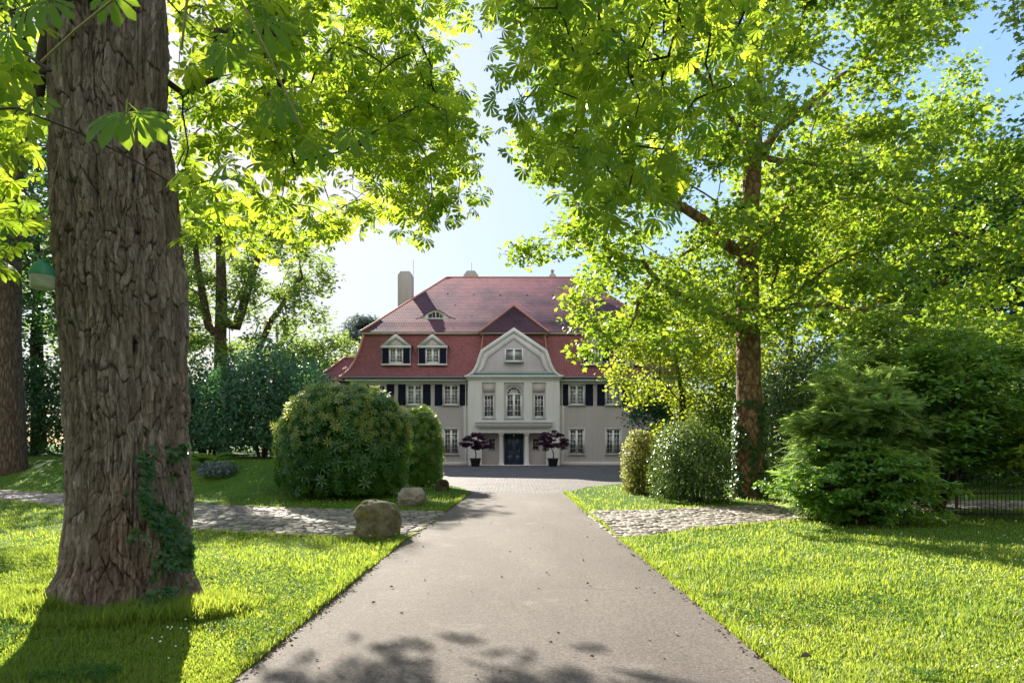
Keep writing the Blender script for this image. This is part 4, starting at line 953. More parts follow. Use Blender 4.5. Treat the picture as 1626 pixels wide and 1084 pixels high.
lb = [([m_(1168, 515, 20.6), m_(1110, 485, 20.2), m_(1050, 455, 19.8), m_(1022, 415, 19.4)], [.16, .13, .10, .06]),
      ([m_(1165, 395, 20.6), m_(1110, 345, 20), m_(1050, 310, 19.5), m_(1000, 278, 19)], [.19, .15, .12, .07]),
      ([m_(1150, 388, 20.4), m_(1120, 380, 20), m_(1078, 410, 19.6)], [.10, .07, .03]),
      ([m_(1215, 490, 21.2), m_(1290, 486, 21.4), m_(1370, 490, 21.6), m_(1450, 497, 21.8)], [.10, .085, .07, .04]),
      ([m_(1213, 380, 20.8), m_(1228, 352, 20.6), m_(1260, 325, 20.3), m_(1330, 318, 20), m_(1420, 300, 20)], [.14, .12, .09, .07, .04]),
      ([m_(1215, 382, 20.8), m_(1235, 425, 20.5), m_(1225, 465, 20.4)], [.06, .045, .02]),
      ([m_(1215, 235, 21.2), m_(1290, 160, 21.8), m_(1360, 110, 22.2), m_(1440, 60, 22.4), (m_(1500, 5, 22.6))], [.15, .13, .11, .08, .04]),
      ([m_(1212, 250, 21.2), m_(1300, 262, 21.6), m_(1380, 250, 22)], [.1, .07, .04]),
      ([m_(1170, 200, 21), m_(1110, 120, 21), m_(1060, 30, 21)], [.12, .09, .05]), ([m_(1020, 470, 19.5), m_(1000, 520, 19.2), m_(960, 530, 19.0), m_(935, 505, 18.8)], [.05, .04, .03, .015])]
tree('maple_tree', (m_(1190, 792)[0], MY, 0), 'tall spreading maple with scaly trunk and ivy at its foot, right of the drive', 'tree', tk, [AM], 'maple', TM, 160, .85, .155, 'bark_maple', natt=0, tip=.008, limbs=lb, flat=.55, up=.5, seg=.7, bf=.3, droop=.15, mn=7, k=7, trunk_sub=3)

# ------------------------------------------------------------------ trees and shrubs
def gx(px, Y_): return (px-CX)/F*Y_
# big multi-stemmed tree beyond the shrubs on the left
Yb = 48.0; q = lambda px, py, Y_=Yb: tuple(P(px, py, Y_))
z0 = float(hgt(gx(350, Yb), Yb))
AB = sample_px([(270, 340), (310, 305), (400, 300), (450, 345), (492, 385), (526, 430), (515, 520), (470, 560), (400, 620), (300, 640), (230, 600), (220, 400)], 210, lambda a, c, u: 44+9*u, skip=lambda a, c: any((a-x)**2+(c-y)**2 < r_*r_ for x, y, r_ in [(345, 490, 16), (330, 570, 22), (430, 500, 18), (490, 545, 24), (385, 600, 22), (315, 455, 10)]))
tree('broadleaf_tree', (gx(350, Yb), Yb, z0), 'tall loose broadleaf with several stems against the sky, behind the dark shrubs', 'tree',
     [((gx(350, Yb), Yb, z0), .6), (q(352, 640), .5), (q(350, 560), .42)], [AB], 'far', TO, 130, 1.1, .27, 'bark', 'broadleaf trees in the background',  # lighter bark and leaf colours stand in for aerial haze
     tip=.02, limbs=[([q(352, 480), q(350, 400), q(345, 330)], [.4, .3, .1]), ([q(332, 520), q(315, 430), q(310, 350)], [.3, .22, .1]), ([q(375, 520), q(400, 440), q(430, 370)], [.32, .25, .1]), ([q(395, 590, 47), q(430, 510, 47), q(480, 440, 47)], [.25, .2, .08])], seg=2, bf=.3, mn=2, droop=.1, flat=.6)
auto_tree('broadleaf_tree', -38, 64, 24, 8, 'broadleaf tree half hidden directly behind the big chestnut trunk', 'tree', 'far', n=90, per=110, size=.38, clump=2.4, group='broadleaf trees in the background', seed=3)
# blue-grey cedar behind the house
Yc = 84.0; root = thing('cedar_tree', (gx(578, Yc), Yc, 0), 'hazy blue-grey cedar behind the left end of the house', 'tree')
r = np.random.default_rng(12); sk = Skel((gx(578, Yc), Yc, 0), .5); p = sk.limb([tuple(P(578, 600, Yc)), tuple(P(578, 505, Yc))], [.4, .12], 0, 6)
AC = []
for i in range(120):
    py = r.uniform(500, 640); wmax = 14+(py-500)*.75; a = r.uniform(-1, 1); AC.append(P(578+a*wmax, py+abs(a)*8, Yc+r.uniform(-1, 1)*wmax*.07))
sk.grow(np.array(AC), .6, 2, .03, .04, mn=2); b = MB(); sk.mesh(b, .02, .45, 5); b.build('trunk', M['bark_dark'], root, smooth=True)
b = MB(); C = np.repeat(np.array(AC), 60, 0); n = len(C); off = rand_dirs(n)*1.2; off[:, 2] *= .3; scatter(b, *TF, C+off, rotm(rand_dirs(n)*np.array([1, 1, .4]), rand_dirs(n)*.4+np.array([0, 0, .8])), rng.uniform(.5, .95, n)); b.build('crown', M['cedar'], root)
# small broadleaf between them
auto_tree('broadleaf_tree', gx(500, 66), 66, 11.5, 4.0, 'lower rounded tree between the tall loose tree and the cedar', 'tree', 'far', n=60, per=120, size=.36, clump=2.0, group='broadleaf trees in the background', seed=5, low=.15)
# dark trees at the far left
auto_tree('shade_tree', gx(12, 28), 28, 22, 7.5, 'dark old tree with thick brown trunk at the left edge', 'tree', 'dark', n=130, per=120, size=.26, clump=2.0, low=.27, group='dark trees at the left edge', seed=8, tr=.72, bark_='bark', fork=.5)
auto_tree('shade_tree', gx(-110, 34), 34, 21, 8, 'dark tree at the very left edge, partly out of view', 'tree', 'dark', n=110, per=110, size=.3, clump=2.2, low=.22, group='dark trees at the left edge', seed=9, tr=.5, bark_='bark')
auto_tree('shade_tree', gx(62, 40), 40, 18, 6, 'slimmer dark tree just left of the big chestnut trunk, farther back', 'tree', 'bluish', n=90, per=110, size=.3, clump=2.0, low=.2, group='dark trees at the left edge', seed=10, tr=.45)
# shrubs
def shr(name, px, py, Yd, wpx, hpx, label, cat, mat, tpl, n, size, depth=None, **k):
    x = gx(px, Yd); rx = wpx/F*Yd; return bush(name, (x, Yd), (rx, depth or rx, hpx/F*Yd), label, cat, mat, tpl, n, size, **k)
shr('rhododendron', 546, 790, 21.2, 99, 172, 'huge domed rhododendron with pale young tips, left of the drive', 'shrub', 'rhodo', TW, 7500, .20, group='rhododendrons', tipmat='rhodo_tip', tipfrac=.08, seed=1, squareness=2.05, lump=.10, tiptop=.4, thick=.3)
shr('rhododendron', 662, 770, 26.6, 38, 123, 'smaller fresh green rhododendron right behind the huge domed one', 'shrub', 'fresh', TW, 3600, .16, group='rhododendrons', tipmat='rhodo_tip', tipfrac=.14, seed=2, squareness=2.4, lump=.12, tipsize=.7)
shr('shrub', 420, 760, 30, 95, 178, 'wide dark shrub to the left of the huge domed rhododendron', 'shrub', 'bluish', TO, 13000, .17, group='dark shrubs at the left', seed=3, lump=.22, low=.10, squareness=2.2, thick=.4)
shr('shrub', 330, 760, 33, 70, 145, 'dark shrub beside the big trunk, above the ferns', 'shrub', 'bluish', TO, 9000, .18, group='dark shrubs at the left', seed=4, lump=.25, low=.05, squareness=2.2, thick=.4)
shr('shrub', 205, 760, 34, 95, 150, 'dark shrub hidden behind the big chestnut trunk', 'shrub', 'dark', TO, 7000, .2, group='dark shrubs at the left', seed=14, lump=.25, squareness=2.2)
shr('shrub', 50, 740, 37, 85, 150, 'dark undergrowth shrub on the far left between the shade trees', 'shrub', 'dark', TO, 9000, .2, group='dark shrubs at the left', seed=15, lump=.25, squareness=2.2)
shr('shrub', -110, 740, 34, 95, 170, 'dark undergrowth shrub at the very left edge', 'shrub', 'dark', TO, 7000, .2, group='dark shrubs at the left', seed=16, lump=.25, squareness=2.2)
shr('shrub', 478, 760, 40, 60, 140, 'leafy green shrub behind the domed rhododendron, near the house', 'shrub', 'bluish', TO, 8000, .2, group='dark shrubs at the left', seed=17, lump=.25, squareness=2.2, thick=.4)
# ferns and grey ground plant
def fern(x, y, n, L, label, seed, mat='fresh', name='fern'):
    r = np.random.default_rng(seed); z = float(hgt(x, y)); root = thing(name, (x, y, z), label, 'fern', 'ferns by the dark shrubs'); b = MB()
    for i in range(n):
        a = r.uniform(0, 2*math.pi); l_ = L*r.uniform(.7, 1.1); t = np.linspace(0, 1, 14); el = r.uniform(.8, 1.3)
        pts = np.stack([x+math.cos(a)*l_*t*math.cos(el*.7), y+math.sin(a)*l_*t*math.cos(el*.7), z+l_*(t*math.sin(el)-.55*t*t)], -1)
        dirs = np.gradient(pts, axis=0); side = np.array([-math.sin(a), math.cos(a), 0])
        for s_ in (-1, 1):
            w_ = .16*l_*np.sin(np.pi*(t*.9+.08)); Pn = pts[1:]; d = side*s_+dirs[1:]/np.linalg.norm(dirs[1:], axis=1)[:, None]*.35
            scatter(b, *T_rhomb(.16), Pn, rotm(d, np.tile([0, 0, 1.], (13, 1))+.2*dirs[1:]), w_[1:]*1.3, np.full(13, r.uniform()))
    b.build('fronds', M[mat], root)
fern(gx(330, 25.5), 25.5, 46, 1.25, 'tall bright fern clump beside the big trunk', 1); fern(gx(352, 24.6), 24.6, 34, .9, 'smaller fern clump at the edge of the mound', 2)
shr('ground_plant', 345, 750, 23.8, 28, 24, 'low grey-green mounded plant below the ferns', 'plant', 'cedar', TO, 1500, .09, seed=21, stems=4, lump=.1)
# right of the drive
shr('shrub', 1020, 786, 22.8, 31, 97, 'small coppery-yellow shrub nearest the house, right of the drive', 'shrub', 'copper', TO, 6500, .085, group='shrubs right of the drive', tipmat='rhodo_tip', tipfrac=.25, seed=5, lump=.12, squareness=2.3, tipsize=.9, tiptop=-.3)
shr('shrub', 1098, 800, 19.8, 63, 128, 'rounded glossy dark green shrub left of the maple trunk', 'shrub', 'holly', TO, 11000, .085, group='shrubs right of the drive', seed=6, lump=.16, squareness=2.2, thick=.35)
shr('holly_shrub', 1262, 800, 25, 55, 215, 'tall dark glossy holly right behind the maple trunk', 'shrub', 'holly', TO, 14000, .10, seed=7, lump=.2, squareness=2.4)
# feathery hemlock and the broad leafy shrub, both arching
def arching(name, base, label, n_att, shape, mat, tpl, per, spread, size, group, seed, up=.7, droop=.25, flat=.35, stems=10):
    r = np.random.default_rng(seed); x, y = base; z = float(hgt(x, y)); root = thing(name, (x, y, z), label, 'shrub', group)
    A = []
    while len(A) < n_att:
        d = rand_dirs(1, r)[0]; u = r.uniform(.35, 1)**.6; p_ = np.array([x, y, z])+np.array(shape[:3])+d*np.array(shape[3:])*u*(1+.9*float(fbm(d[0]*1.6+seed, d[1]*1.6, d[2]*1.6, 3)))
        if p_[2] > z+.15: A.append(p_)
    A = np.array(A); sk = Skel((x, y, z-.1), .12); idx = []
    for i in range(stems):
        a = 2*math.pi*i/stems; idx.append(sk.limb([(x+.35*math.cos(a), y+.3*math.sin(a), z+.8), (x+shape[0]*.5+.8*math.cos(a), y+.7*math.sin(a), z+shape[2]*1.0)], [.045, .03], 0, 3))
    sk.grow(A, .35, .5, .08, .12, mn=2); b = MB(); sk.mesh(b, .005, .45, 5); b.build('stems', M['twig'], root, smooth=True)
    C = np.repeat(A, per, 0); n = len(C); off = rand_dirs(n, r)*spread*(r.uniform(size=n)**.6)[:, None]; off[:, 2] *= flat
    o_ = C-np.array([x, y, z+shape[2]*.5]); o_[:, 2] *= .2; o_ /= np.linalg.norm(o_, axis=1, keepdims=True)+1e-9
    d = o_+rand_dirs(n, r)*1.1; d[:, 2] = d[:, 2]*.5-droop; nr = rand_dirs(n, r)*(1-up)+np.array([0, 0, up])+o_*.25
    b = MB(); scatter(b, *tpl, C+off, rotm(d, nr), size*r.uniform(.65, 1.25, n)); b.build('foliage', M[mat], root)
arching('hemlock_shrub', (gx(1362, 15.2), 15.2), 'feathery light green hemlock on the right, in front of the maple', 360, (0, 0, 1.6, 1.35, 1.1, 1.75), 'hemlock', TF, 30, .36, .34, None, 31, droop=.2)
arching('hemlock_shrub', (gx(1420, 18.5), 18.5), 'taller feathery hemlock rising behind the light green one', 360, (0.2, 0, 2.9, 2.1, 1.4, 2.1), 'hemlock', TF, 30, .45, .38, None, 32)
arching('leafy_shrub', (gx(1490, 16.2), 16.2), 'broad leafy shrub on bare arching stems at the right, beside the iron fence', 420, (.35, -.5, 2.5, 2.6, 1.6, 1.9), 'fresh', TO, 44, .45, .15, None, 33, up=.75)
arching('leafy_shrub', (gx(1365, 14.1), 14.1), 'low dark green shrub at the lawn edge under the feathery hemlock', 260, (.0, 0, .75, 1.55, .8, .8), 'fresh', TO, 46, .26, .11, None, 34, up=.6)
arching('leafy_shrub', (gx(1690, 14.5), 14.5), 'yellow-green shrub cut by the right edge, above the iron fence', 130, (-.1, 0, 1.35, .95, .9, .75), 'yellow', TO, 42, .3, .12, None, 35)
# background on the right
BR = 'trees in the right background'
auto_tree('light_tree', gx(1085, 34), 34, 10.2, 3.4, 'bright yellow-green tree beside the right corner of the house', 'tree', 'yellow', n=110, per=170, size=.16, clump=1.3, low=.16, group=BR, seed=40, tr=.22, tpl=TM)
auto_tree('conifer', gx(1048, 42), 42, 6.4, 1.6, 'dark little conifer between the house corner and the bright tree', 'tree', 'bluish', n=50, per=110, size=.22, clump=1.2, low=.02, seed=41, tr=.14)
auto_tree('light_tree', gx(1400, 36), 36, 18, 7, 'large sunlit yellow-green tree behind the maple branches', 'tree', 'yellow', n=170, per=130, size=.26, clump=2.0, low=.12, group=BR, seed=42, tr=.4, tpl=TM)
auto_tree('woodland_tree', gx(1250, 46), 46, 19, 6.5, 'dark green tree showing behind and right of the maple trunk', 'tree', 'far', n=120, per=120, size=.32, clump=2.2, low=.03, group=BR, seed=43, tr=.4)
auto_tree('woodland_tree', gx(1560, 30), 30, 14.5, 5, 'dense dark tree behind the leafy shrub at the right', 'tree', 'dark', n=130, per=130, size=.24, clump=1.8, low=.03, group=BR, seed=44, tr=.35)
auto_tree('woodland_tree', gx(1700, 24), 24, 13.5, 4.5, 'dark tree cut by the right edge of the photo', 'tree', 'dark', n=110, per=130, size=.22, clump=1.7, low=.03, group=BR, seed=45, tr=.35)
auto_tree('woodland_tree', gx(1140, 58), 58, 16, 6, 'far green tree past the right end of the house', 'tree', 'far', n=100, per=110, size=.36, clump=2.2, low=.05, group=BR, seed=46, tr=.35)
auto_tree('woodland_tree', gx(1640, 48), 48, 20, 8, 'tall green tree farthest back at the right', 'tree', 'far', n=120, per=110, size=.36, clump=2.4, low=.05, group=BR, seed=47, tr=.4)
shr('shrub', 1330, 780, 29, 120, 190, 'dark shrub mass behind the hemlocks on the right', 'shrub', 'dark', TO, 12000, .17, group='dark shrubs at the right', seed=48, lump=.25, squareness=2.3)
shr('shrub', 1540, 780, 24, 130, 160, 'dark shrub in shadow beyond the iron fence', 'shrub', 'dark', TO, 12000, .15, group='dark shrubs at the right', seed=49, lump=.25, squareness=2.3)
shr('shrub', 1165, 780, 33, 70, 150, 'dark shrub seen between the glossy shrub and the maple trunk', 'shrub', 'far', TO, 7000, .17, group='dark shrubs at the right', seed=50, lump=.25, squareness=2.3)
# trees behind the viewer, mirrored in the house windows
for i_, (x_, h_, lab) in enumerate(((-19, 15, 'leftmost tree behind the viewpoint, mirrored in the windows'), (-8, 17, 'second tree from the left behind the viewpoint'), (3, 15, 'tree straight behind the viewpoint at the start of the drive'), (14, 17, 'tree behind the viewpoint to the right'), (25, 15, 'rightmost tree behind the viewpoint'))):
    auto_tree('woodland_tree', x_, -17-2*(i_ % 2), h_, 6, lab, 'tree', 'far', n=60, per=90, size=.6, clump=2.4, low=.06, group='trees behind the viewpoint', seed=60+i_, tr=.3)
# overhanging sprig, top right corner
auto = sample_px([(1600, -80), (1590, 20), (1610, 60), (1604, 100), (1626, 115), (1760, 110), (1800, -200)], 40, lambda a, c, u: 14+3*u)
tree('maple_tree', (8.8+6, 15, 0), 'maple outside the right edge whose dark leaves hang into the top right corner', 'tree', [((14.8, 15, 0), .35), ((14.6, 15, 6), .28), ((14.0, 15, 10), .2)], [auto], 'far', TM, 40, .5, .15, 'bark_dark', tip=.01, mn=3, seg=.7)

# ------------------------------------------------------------------ ivy on the trunks
def ivy(name, base, label, fn, n, size, seed):
    r = np.random.default_rng(seed); root = thing(name, base, label, 'ivy'); Pn, Nn = fn(n, r); b = MB(); m = len(Pn)
    d = rand_dirs(m, r)*.6+np.array([0, 0, -.5]); scatter(b, *T_maple(), Pn, rotm(d, Nn+rand_dirs(m, r)*.35), size*r.uniform(.6, 1.2, m)); b.build('leaves', M['ivy'], root)
    b = MB()
    for i in range(7):
        s_ = Pn[r.integers(m)]; e = Pn[r.integers(m)]; k_ = np.argsort(Pn[:, 2])
        q_ = Pn[k_[np.linspace(i*3, m-1-i*5, 12).astype(int)]]; 
        b.tube(q_*.5+np.roll(q_, 0, 0)*.5-Nn[k_[np.linspace(i*3, m-1-i*5, 12).astype(int)]]*.0, .006, 4) if False else None
    return root
def ivy1(n, r):
    a = r.uniform(0, 1, n*3); py = 705+a*255; c = 262+22*np.sin(py*.03)+8*np.sin(py*.11); wd = 10+16*(.5+.5*np.sin(py*.045+1)); px = c+r.normal(0, 1, n*3)*wd*.6
    k = (px < 300) & ((vnoise(px*.07, py*.035) > -.25)); px, py = px[k][:n], py[k][:n]; z = EYE+(HY-py)/F*(TY-.45); xw = (px-CX)/F*(TY-.45)
    cc = np.interp(z, zc_, cx_); h_ = np.interp(z, zc_, hw_)+.03+sstep(.7, -.1, z)*.12; s_ = np.clip((xw-cc)/h_, -.96, .96); th = np.arcsin(s_)
    N_ = np.stack([np.sin(th), -np.cos(th), 0*th+.25], -1); return np.stack([cc+h_*np.sin(th), TY-h_*np.cos(th), z], -1), N_
ivy('ivy', (-3.6, 6.9, 0), 'ivy climbing the foot of the big left trunk', ivy1, 900, .065, 3)
def ivy2(n, r):
    z = r.uniform(0, 3.0, n)**1.0; th = r.uniform(-math.pi*.95, math.pi*.6, n); h_ = np.interp(z, [0, 1, 2.7, 5], [.50, .45, .42, .38])+.05
    px = 1190; k = vnoise(th*2+3, z*1.6) > -.15-.25*(z < 1.8); z, th, h_ = z[k], th[k], h_[k]; x0 = m_(1190, 700)[0]
    N_ = np.stack([np.sin(th), -np.cos(th), 0*th+.25], -1); return np.stack([x0+h_*np.sin(th), MY-h_*np.cos(th), z], -1), N_
ivy('ivy', (7.2, 20.5, 0), 'glossy ivy wrapped round the lower trunk of the maple', ivy2, 2600, .10, 4)

# ------------------------------------------------------------------ stones
def rock(px, py, wpx, hpx, label, mat, seed, blocky=0, Yd=None):
    r = np.random.default_rng(seed); g_ = G(px, py); Yd = Yd or g_[1]+.2; x = gx(px, Yd); rx = wpx/2/F*Yd; rz = hpx/F*Yd
    z0 = float(hgt(x, Yd)); u = np.linspace(0, math.pi, 60); v = np.linspace(0, 2*math.pi, 90); U, Vv = np.meshgrid(u, v, indexing='ij')
    d = np.stack([np.sin(U)*np.cos(Vv), np.sin(U)*np.sin(Vv), np.cos(U)], -1); pw = 2.6+blocky
    q_ = (np.abs(d)**pw).sum(-1)**(-1/pw); nz = 1+.16*fbm(d[..., 0]*1.3+seed, d[..., 1]*1.3, d[..., 2]*1.3, 3)*2+.05*fbm(d[..., 0]*6+seed, d[..., 1]*6, d[..., 2]*6, 4)
    Pt = d*(q_*nz)[..., None]*np.array([rx, rx*.85, rz*.62])+np.array([x, Yd, z0+rz*.40]); Pt[:, -1] = Pt[:, 0]
    b = MB(); b.grid(Pt); o = b.build('boulder', M[mat], smooth=True); tag(o, label, 'boulder', 'boulders along the left of the drive'); return o
rock(599, 853, 68, 53, 'largest boulder, rounded and mossy, at the corner of cobbles and drive', 'rock_moss', 3, .4)
rock(653, 803, 42, 28, 'pale grey angular boulder in front of the domed rhododendron', 'rock_pale', 8, .0)
rock(702, 779, 20, 17, 'small dark squarish stone closest to the courtyard', 'rock_dark', 14, 3.0)

# ------------------------------------------------------------------ potted purple maples by the door
def potted(px, label, seed):
    r = np.random.default_rng(seed); Yp = 50.6; x = gx(px, Yp); root = thing('potted_maple', (x, Yp, 0), label, 'potted tree', 'potted purple maples flanking the entrance')
    b = MB(); b.lathe(x, Yp, [(.27, .0), (.30, .04), (.38, .52), (.42, .54), (.42, .62), (.36, .62), (.35, .55)], 20); b.build('pot', M['pot'], root, smooth=False)
    b = MB(); b.lathe(x, Yp, [(.35, .53), (.02, .56)], 16); b.build('soil', M['joint'], root)
    A = np.array([x, Yp, 1.75])+rand_dirs(46, r)*np.array([1.2, .8, .72])*(r.uniform(.55, 1, 46))[:, None]; A[:, 2] += .25-(.28*np.abs(A[:, 0]-x)**1.5)
    sk = Skel((x, Yp, .5), .05); sk.limb([(x+.05, Yp, .95), (x-.05, Yp, 1.2)], [.04, .035], 0, 3); sk.grow(A, .4, .25, .1, .15, mn=2); b = MB(); sk.mesh(b, .006, .45, 5); b.build('trunk', M['bark_dark'], root, smooth=True)
    b = MB(); leaves(b, A, TM, 60, .30, .13, up=.6, flat=.4, droop=.4, r=r); b.build('crown', M['purple'], root)
potted(755, 'potted purple maple left of the entrance door', 1); potted(878, 'potted purple maple right of the entrance door', 2)

# ------------------------------------------------------------------ iron fence
fy = 15.6; fx0 = gx(1519, fy); root = thing('iron_fence', (fx0, fy, 0), 'low black iron railing at the right edge of the lawn', 'fence')
b = MB(); b.tube([(fx0, fy, -.1), (fx0, fy, 1.12)], .035, 8); b.lathe(fx0, fy, [(.035, 1.12), (.05, 1.15), (.03, 1.2), (.0, 1.24)], 8); b.build('post', M['iron_rust'], root)
b = MB(); b.tube([(fx0+3.4, fy+.3, -.1), (fx0+3.4, fy+.3, 1.12)], .035, 8); b.build('post', M['iron_rust'], root)
b = MB()
for zz in (.06, .52, .98): b.tube([(fx0, fy, zz), (fx0+3.4, fy+.3, zz)], .014, 6)
b.build('rail', M['iron'], root)
b = MB()
for i in range(1, 34):
    x = fx0+i*.1; y = fy+.3*i/34; hh = .56 if i % 2 else 1.08; b.tube([(x, y, 0.01), (x, y, hh)], .008, 5); b.tube([(x, y, hh), (x, y, hh+.05)], [.014, .001], 5)
tag(b.build('bars', M['iron'], root), kind='stuff')
b = MB(); t = np.linspace(0, 1, 260); b.tube(np.stack([fx0+3.4*t, fy+.3*t+.03*np.cos(t*150), .57+.035*np.sin(t*150)], -1), .007, 4); b.build('twisted_wire', M['sill'], root)

# ------------------------------------------------------------------ hanging insect trap
Yt = 6.3; c_ = P(67, 438, Yt); root = thing('hanging_trap', (c_[0], Yt, c_[2]-.13), 'green and clear plastic insect trap hanging left of the big trunk', 'insect trap')
mg_ = NT('green_plastic'); mg_.fin((.02, .20, .09), .35); M['gplastic'] = mg_.m
mc = NT('cloudy_plastic'); mc.fin(mc.ramp(mc.noise(14, 3), [(.35, (.42, .46, .36)), (.65, (.66, .68, .62))]), .3); tr = mc.n('BsdfTranslucent'); tr.inputs[0].default_value = (.6, .62, .5, 1); mm = mc.n('MixShader'); mm.inputs[0].default_value = .45
mc.l(mc.b.outputs[0], mm.inputs[1]).l(tr.outputs[0], mm.inputs[2]).l(mm.outputs[0], mc.out.inputs[0]); M['cplastic'] = mc.m
zt = c_[2]
b = MB(); b.lathe(c_[0], Yt, [(.02, zt-.125), (.085, zt-.12), (.097, zt-.10), (.104, zt-.0), (.105, zt+.01)], 24); b.build('jar', M['cplastic'], root, smooth=True)
b = MB(); b.lathe(c_[0], Yt, [(.109, zt+.0), (.109, zt+.02), (.10, zt+.04), (.085, zt+.085), (.06, zt+.12), (.03, zt+.13), (.026, zt+.15), (.0, zt+.152)], 24); b.build('lid', M['gplastic'], root, smooth=True)
b = MB(); b.tube([(c_[0], Yt, zt+.15), (c_[0]+.01, Yt+.1, zt+.8), (c_[0]-.02, Yt+.5, 5.2)], .003, 4); b.build('string', M['stem'], root)

# ------------------------------------------------------------------ grass blades, clover, litter
def grass(n, seed, box, name, hscale=1, tuft=None):
    r = np.random.default_rng(seed)
    if tuft is None:
        px = r.uniform(box[0], box[1], n); py = box[2]+(box[3]-box[2])*r.uniform(0, 1, n)**.75; Yg = EYE*F/(py-HY); x = (px-CX)/F*Yg
    else: x, Yg = tuft(n, r)
    k = ~inpoly(x, Yg, DRIVE) & ~inpoly(x, Yg, PL) & ~inpoly(x, Yg, PR) & ~inpoly(x, Yg, COURT) & ((x-TX)**2+(Yg-TY)**2 > .62**2)
    x, Yg = x[k], Yg[k]; m = len(x); z = hgt(x, Yg); nn = fbm(x*1.3, Yg*1.3+seed, None, 3); 
    h = (.024+.036*r.uniform(size=m)**2)*(1+1.3*np.clip(nn, -.3, .8))*(1+Yg*.035)*hscale; wd = (.0022+.00045*Yg)*r.uniform(.7, 1.4, m)
    a = r.uniform(0, 2*np.pi, m); f = np.stack([np.cos(a), np.sin(a), 0*a], -1); s_ = np.stack([-np.sin(a), np.cos(a), 0*a], -1); ln = r.uniform(.1, .9, m)*h
    B = np.stack([x, Yg, z-.005], -1); up = np.zeros((m, 3)); up[:, 2] = 1
    V = np.stack([B-s_*wd[:, None], B+s_*wd[:, None], B+up*(h*.6)[:, None]+f*(ln*.35)[:, None]+s_*(wd*.75)[:, None], B+up*(h*.6)[:, None]+f*(ln*.35)[:, None]-s_*(wd*.75)[:, None], B+up*h[:, None]+f*ln[:, None]], 1)
    b = MB(); idx = np.arange(m)[:, None]*5; L = np.concatenate([idx+np.array([[0, 1, 2, 3]]), idx+np.array([[3, 2, 4]])], 1).ravel()
    b.v.append(V.reshape(-1, 3)); b.n = m*5; b.loops.append(L); b.tot.append(np.tile([4, 3], m)); b.attr.append(np.repeat(r.uniform(0, 1, m), 2))
    return tag(b.build(name, M['grass']), kind='stuff')
grass(330000, 1, (-250, 1850, 768, 1130), 'grass')
grass(14000, 2, None, 'grass', 2.6, lambda n, r: (TX+(a_ := r.uniform(-math.pi, 0, n), rr_ := .80+.55*r.uniform(size=n)**1.3)[1]*np.cos(a_)*1.15, TY+rr_*np.sin(a_)))
def edge_tuft(n, r):
    E = np.array(L_edge+R_edge[::-1]); sd_ = r.uniform(size=n) < .5; y = 4+19*r.uniform(size=n)**1.7
    xl = np.interp(y, [p[1] for p in L_edge], [p[0] for p in L_edge]); xr = np.interp(y, [p[1] for p in R_edge], [p[0] for p in R_edge]); o_ = np.abs(r.normal(0, .07, n))+.0
    return np.where(sd_, xl-o_, xr+o_), y
grass(26000, 5, None, 'grass', 1.25, edge_tuft)
def pathedge(n, r):
    out = []
    for poly in (PL, PR):
        p_ = np.array(poly); i = r.integers(0, len(p_)-1, n//2); t = r.uniform(size=n//2)[:, None]; q_ = p_[i]*(1-t)+p_[i+1]*t; out.append(q_+r.normal(0, .09, q_.shape))
    o_ = np.concatenate(out); return o_[:, 0], o_[:, 1]
grass(16000, 6, None, 'grass', 1.0, pathedge)
r = np.random.default_rng(5); n = 1500; px = r.uniform(0, 1626, n); py = r.uniform(775, 1084, n); Yg = EYE*F/(py-HY); x = (px-CX)/F*Yg
k = ~inpoly(x, Yg, DRIVE) & ~inpoly(x, Yg, PL) & ~inpoly(x, Yg, PR) & ~inpoly(x, Yg, COURT) & ((x-TX)**2+(Yg-TY)**2 > 1.6) & (vnoise(x*.8, Yg*.5) > -.1); x, Yg = x[k], Yg[k]
b = MB(); n = len(x); octV = [(1, 0, 0), (0, 1, 0), (-1, 0, 0), (0, -1, 0), (0, 0, .9), (0, 0, -.6)]; octF = [[0, 1, 4], [1, 2, 4], [2, 3, 4], [3, 0, 4], [1, 0, 5], [2, 1, 5], [3, 2, 5], [0, 3, 5]]
scatter(b, octV, octF, np.stack([x, Yg, hgt(x, Yg)+.06+.002*Yg], -1), rotm(rand_dirs(n)*np.array([1, 1, .1]), np.tile([0, 0, 1.], (n, 1))), r.uniform(.006, .011, n)*(1+Yg*.03)); tag(b.build('clover_flowers', M['white_flower']), kind='stuff')
cl = MB(); n = 60000; px = r.uniform(-100, 1726, n); py = 790+300*r.uniform(0, 1, n)**.8; Yg = EYE*F/(py-HY); x = (px-CX)/F*Yg
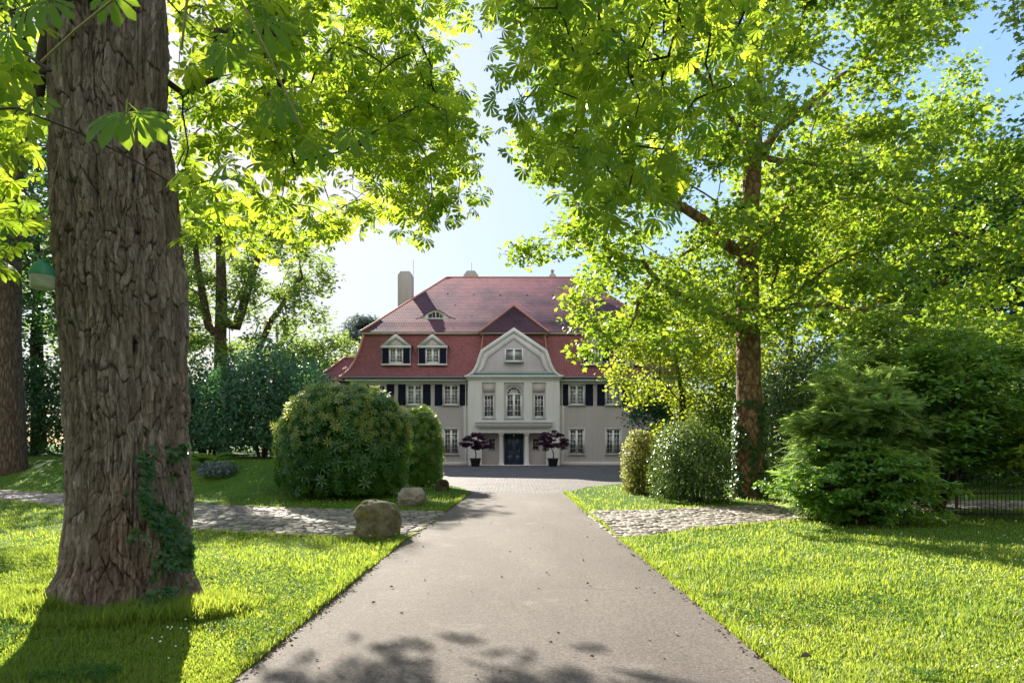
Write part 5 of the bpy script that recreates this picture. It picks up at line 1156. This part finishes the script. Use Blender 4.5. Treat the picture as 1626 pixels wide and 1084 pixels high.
k = ~inpoly(x, Yg, DRIVE) & ~inpoly(x, Yg, PL) & ~inpoly(x, Yg, PR) & ~inpoly(x, Yg, COURT) & ((x-TX)**2+(Yg-TY)**2 > .8) & (fbm(x*.9+40, Yg*.9, None, 4) > .10); x, Yg = x[k], Yg[k]; n = len(x)
tv, tf = [], []
for i in range(3):
    a = 2.094*i; q_ = len(tv); tv += [(0, 0, 0), (math.cos(a-.5)*.8, math.sin(a-.5)*.8, .1), (math.cos(a), math.sin(a), 0), (math.cos(a+.5)*.8, math.sin(a+.5)*.8, .1)]; tf.append([q_, q_+1, q_+2, q_+3])
scatter(cl, tv, tf, np.stack([x, Yg, hgt(x, Yg)+.045+.015*r.uniform(size=n)], -1), rotm(rand_dirs(n)*np.array([1, 1, .15]), rand_dirs(n)*.7+np.array([0, 0, 1])), r.uniform(.010, .018, n)*(1+.03*Yg)); tag(cl.build('clover', M['clover']), kind='stuff')
# dry leaf litter along the drive edges
M['litter'] = plain('dry_leaf', (.13, .07, .035), .8, .5, 9)
n = 900; y = 4+14*r.uniform(size=n)**1.5; sd_ = r.uniform(size=n) < .62; xl = np.interp(y, [p[1] for p in L_edge], [p[0] for p in L_edge]); xr = np.interp(y, [p[1] for p in R_edge], [p[0] for p in R_edge]); o_ = r.normal(.02, .05, n)
x = np.where(sd_, xl+o_, xr-o_); x[:90] = r.uniform(-1.7, 1.7, 90); b = MB(); scatter(b, *T_oval(.3, .15), np.stack([x, y, np.full(n, .016)], -1), rotm(rand_dirs(n)*np.array([1, 1, .3]), rand_dirs(n)*.5+np.array([0, 0, .8])), r.uniform(.015, .05, n)); tag(b.build('leaf_litter', M['litter']), kind='stuff')
for px, py, lab in ((870, 912, 'small curled brown leaf in the middle of the drive'), (1075, 1010, 'curled dry leaf on the right half of the drive'), (625, 934, 'tiny dark leaf on the left half of the drive'), (1290, 1056, 'large dry brown leaf lying in the grass at lower right')):
    g_ = G(px, py); g_[2] = float(hgt(g_[0], g_[1]))+(.02 if px < 1200 else .07); b = MB(); scatter(b, *T_oval(.33, .25), g_[None], rotm(rand_dirs(1)*np.array([[1, 1, .2]]), np.array([[.1, -.2, 1.]])), [.05 if px < 1200 else .09]); tag(b.build('fallen_leaf', M['litter']), lab, 'leaf', 'fallen leaves')
